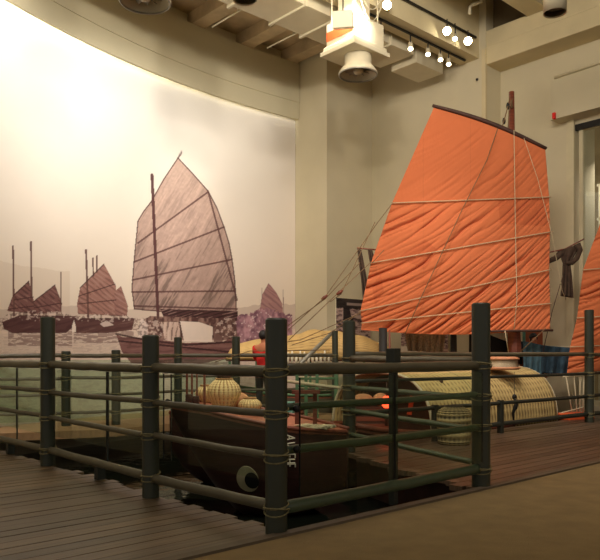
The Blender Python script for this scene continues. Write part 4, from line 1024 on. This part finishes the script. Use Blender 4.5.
# tracks with spotlights
TRACK = []
def track(u0, v0, v1, z, label):
    o_ = MB().uvbox(u0-.02, u0+.02, v0, v1, z, z+.035).build('lighting_track', M['iron'], None, origin=P3(u0, (v0+v1)/2, z)); tag(o_, label, 'light track', 'ceiling tracks')
def spot_fix(p, zt, big, label, aim):
    root = thing('track_spotlight', label, 'spotlight', tuple(p), 'track spotlights'); p = Vector(p)
    d = (Vector(aim)-p).normalized(); q = d.to_track_quat('Z', 'Y').to_matrix()
    r = .085 if big else .052; prof = [(.03, -.24), (r*.8, -.17), (r, -.02), (r, 0)]
    b2 = MB(); b2.lathe((0, 0, 0), prof, 18, capb=True); b2.v = [tuple(p+q @ Vector(v)) for v in b2.v]; b2.build('lamp_head', M['whitem'], root, True)
    b2 = MB(); b2.lathe((0, 0, 0), [(.001, -.004), (r*.93, -.004)], 18); b2.v = [tuple(p+q @ Vector(v)) for v in b2.v]; b2.build('lens', M['bulb'] if big else M['bulbs'], root)
    b2 = MB(); b2.tube([p-d*.14, (p.x, p.y, max(p.z, zt)-.0)], .012, 6); b2.build('stem', M['iron'], root, True); return root
zl = 7.66
track(9.0, 2, 13.2, 7.70, 'long thin track under the main beam carrying the lower row of spotlights')
track(8.72, 5.5, 13.2, 8.12, 'long thin track on the face of the main beam carrying the brightest lamps')
low = [(381,36),(410.5,51),(428,56.5),(440.5,62),(448.7,66.5)]
names = ['first small spotlight of the lower row, nearest the ventilator', 'second spotlight of the lower row from the ventilator', 'third spotlight of the lower row from the ventilator', 'fourth spotlight of the lower row, brightest of it', 'last spotlight of the lower row at the far end']
for (x, y), nm in zip(low, names):
    p = ray_u(x, y-2, 9.0); p.z -= .0; spot_fix(p, 7.7, False, nm, (p.x-.3, p.y-2.0, p.z-3.5))
up = [(387,5,True),(447,31,True),(455,39,False),(468,41,True)]
names = ['bright lamp near the top edge on the beam face track', 'large glaring lamp on the beam face, left of the final pair', 'small lamp between the two large glaring lamps on the beam face', 'large glaring lamp at the far end of the beam face track']
for (x, y, bg), nm in zip(up, names):
    p = ray_u(x, y, 8.62); spot_fix(p, 8.12, bg, nm, (0, 0, 1.5) if bg else (p.x-1, p.y-3, p.z-4))
# floodlight lighting the duct box
fl = W(343, 20, 11.6); rt = thing('floodlight', 'boxy white floodlight shining on the duct box beside the ventilator', 'floodlight', tuple(fl))
aim = Vector(c1)+Vector((-.2, -.1, .8)); q = (aim-fl).normalized().to_track_quat('Z', 'Y').to_matrix()
bev(MB().box(fl, (.34, .26, .22), 0, q).build('housing', M['whitem'], rt), .01)
MB().box(fl+q @ Vector((0, 0, .115)), (.28, .2, .01), 0, q).build('lens', M['bulbs'], rt)
MB().tube([fl, fl+Vector((0, 0, .5))], .012, 6).build('stem', M['iron'], rt, True)

# ------------------------------------------------------------------ lights
def spot(p, aim, power, size=60, blend_=.6, rad=.12, col=(1, .86, 0.71)):
    l = bpy.data.lights.new('spot', 'SPOT'); l.energy = power; l.spot_size = math.radians(size); l.spot_blend = blend_; l.shadow_soft_size = rad; l.color = col
    o_ = bpy.data.objects.new('spot_light', l); C.objects.link(o_); o_.location = p; o_.rotation_euler = (Vector(aim)-Vector(p)).to_track_quat('-Z', 'Y').to_euler(); return o_
def area(p, aim, power, sx, sy, col=(1, .86, 0.71)):
    l = bpy.data.lights.new('area', 'AREA'); l.shape = 'RECTANGLE'; l.size = sx; l.size_y = sy; l.energy = power; l.color = col
    o_ = bpy.data.objects.new('area_light', l); C.objects.link(o_); o_.location = p; o_.rotation_euler = (Vector(aim)-Vector(p)).to_track_quat('-Z', 'Y').to_euler(); return o_
# cove strip behind the fascia, washing the mural
NC = 14
for k in range(NC):
    px = -150+ (290+150)*(k+.5)/NC
    th = th_of(px) if px > -420 else 0
    x, y = arcpt(th, .042); X2, Y2 = arcpt(th, 0)
    pw = 22*math.exp(-max(0, (px-0))/70.0)+1.2
    ln_ = 1.0
    o_ = area((x, y, ZM+.30), (x-.02*(CX-x)/CR*0+(X2-x)*.6, y+(Y2-y)*.6, ZM-1.2), pw, ln_, .03, (1, .93, 0.83))
# wall-wash spots from the ceiling on the left
spot((-4.0, 7.0, 7.9), (-5.4, 11.6, 5.7), 800, 74, 1, .2, (1, .95, 0.91))
spot((-1.0, 10.4, 7.6), (-3.4, 14.4, 4.2), 660, 80, 1, .2, (1, .94, 0.89))
spot((1.0, 12.0, 7.3), (-.9, 17, 2.8), 950, 80, 1, .2, (1, .92, 0.83))
# the sail and the wall behind it
spot((1.6, 9.0, 7.5), (2.9, 12.9, 1.0), 660, 46, 1, .05, (1, .90, 0.81))
spot((5.0, 9.2, 7.8), (5.6, 13.2, 1.8), 260, 44, .9, .08, (1, .88, 0.77))
# the boats
spot((-.4, 9.6, 7.4), (-.75, 8.05, .6), 950, 20, .7, .06, (1, .82, 0.69))
spot((2.6, 8.6, 7.4), (3.1, 11.6, .6), 700, 34, .7, .08, (1, .88, 0.75))
spot((-.2, 10.5, 7.4), (.2, 14.9, 1.2), 700, 36, .7, .1, (1, .86, 0.73))
# floodlight on the duct box
spot(tuple(fl+(aim-fl).normalized()*.2), aim, 13, 110, .6, .05, (1, .9, 0.77))
# added fill lamps brightening the hall, its upper walls and ceiling
area((.5, 5.0, 7.4), (.2, 14.0, 5.2), 420, 4, 2, (1, .89, 0.79))
spot((-1.5, -1.5, 6.8), (-3.0, 13, 8.2), 2400, 54, 1, .3, (1, .90, 0.81))
spot((2.5, 5.5, 7.2), (1.0, 16.5, 5.0), 500, 60, 1, .2, (1, .90, 0.79))
area((7.2, 15.2, 5.5), (7.6, 17.0, 2), 40, 1, 1, (1, .88, 0.77))  # added lamp that brightens the room behind the window
spot((1.5, 5.0, 6.9), (-2.2, 12.5, 8.7), 500, 75, 1, .2, (1, .90, .76))
w = bpy.data.worlds.new('world'); bpy.context.scene.world = w; w.use_nodes = True
w.node_tree.nodes['Background'].inputs[0].default_value = (1, .91, .77, 1); w.node_tree.nodes['Background'].inputs[1].default_value = .36
vs_ = bpy.context.scene.view_settings; vs_.view_transform = 'Standard'; vs_.look = 'None'; vs_.exposure = 0.14; vs_.gamma = 1; vs_.use_curve_mapping = False
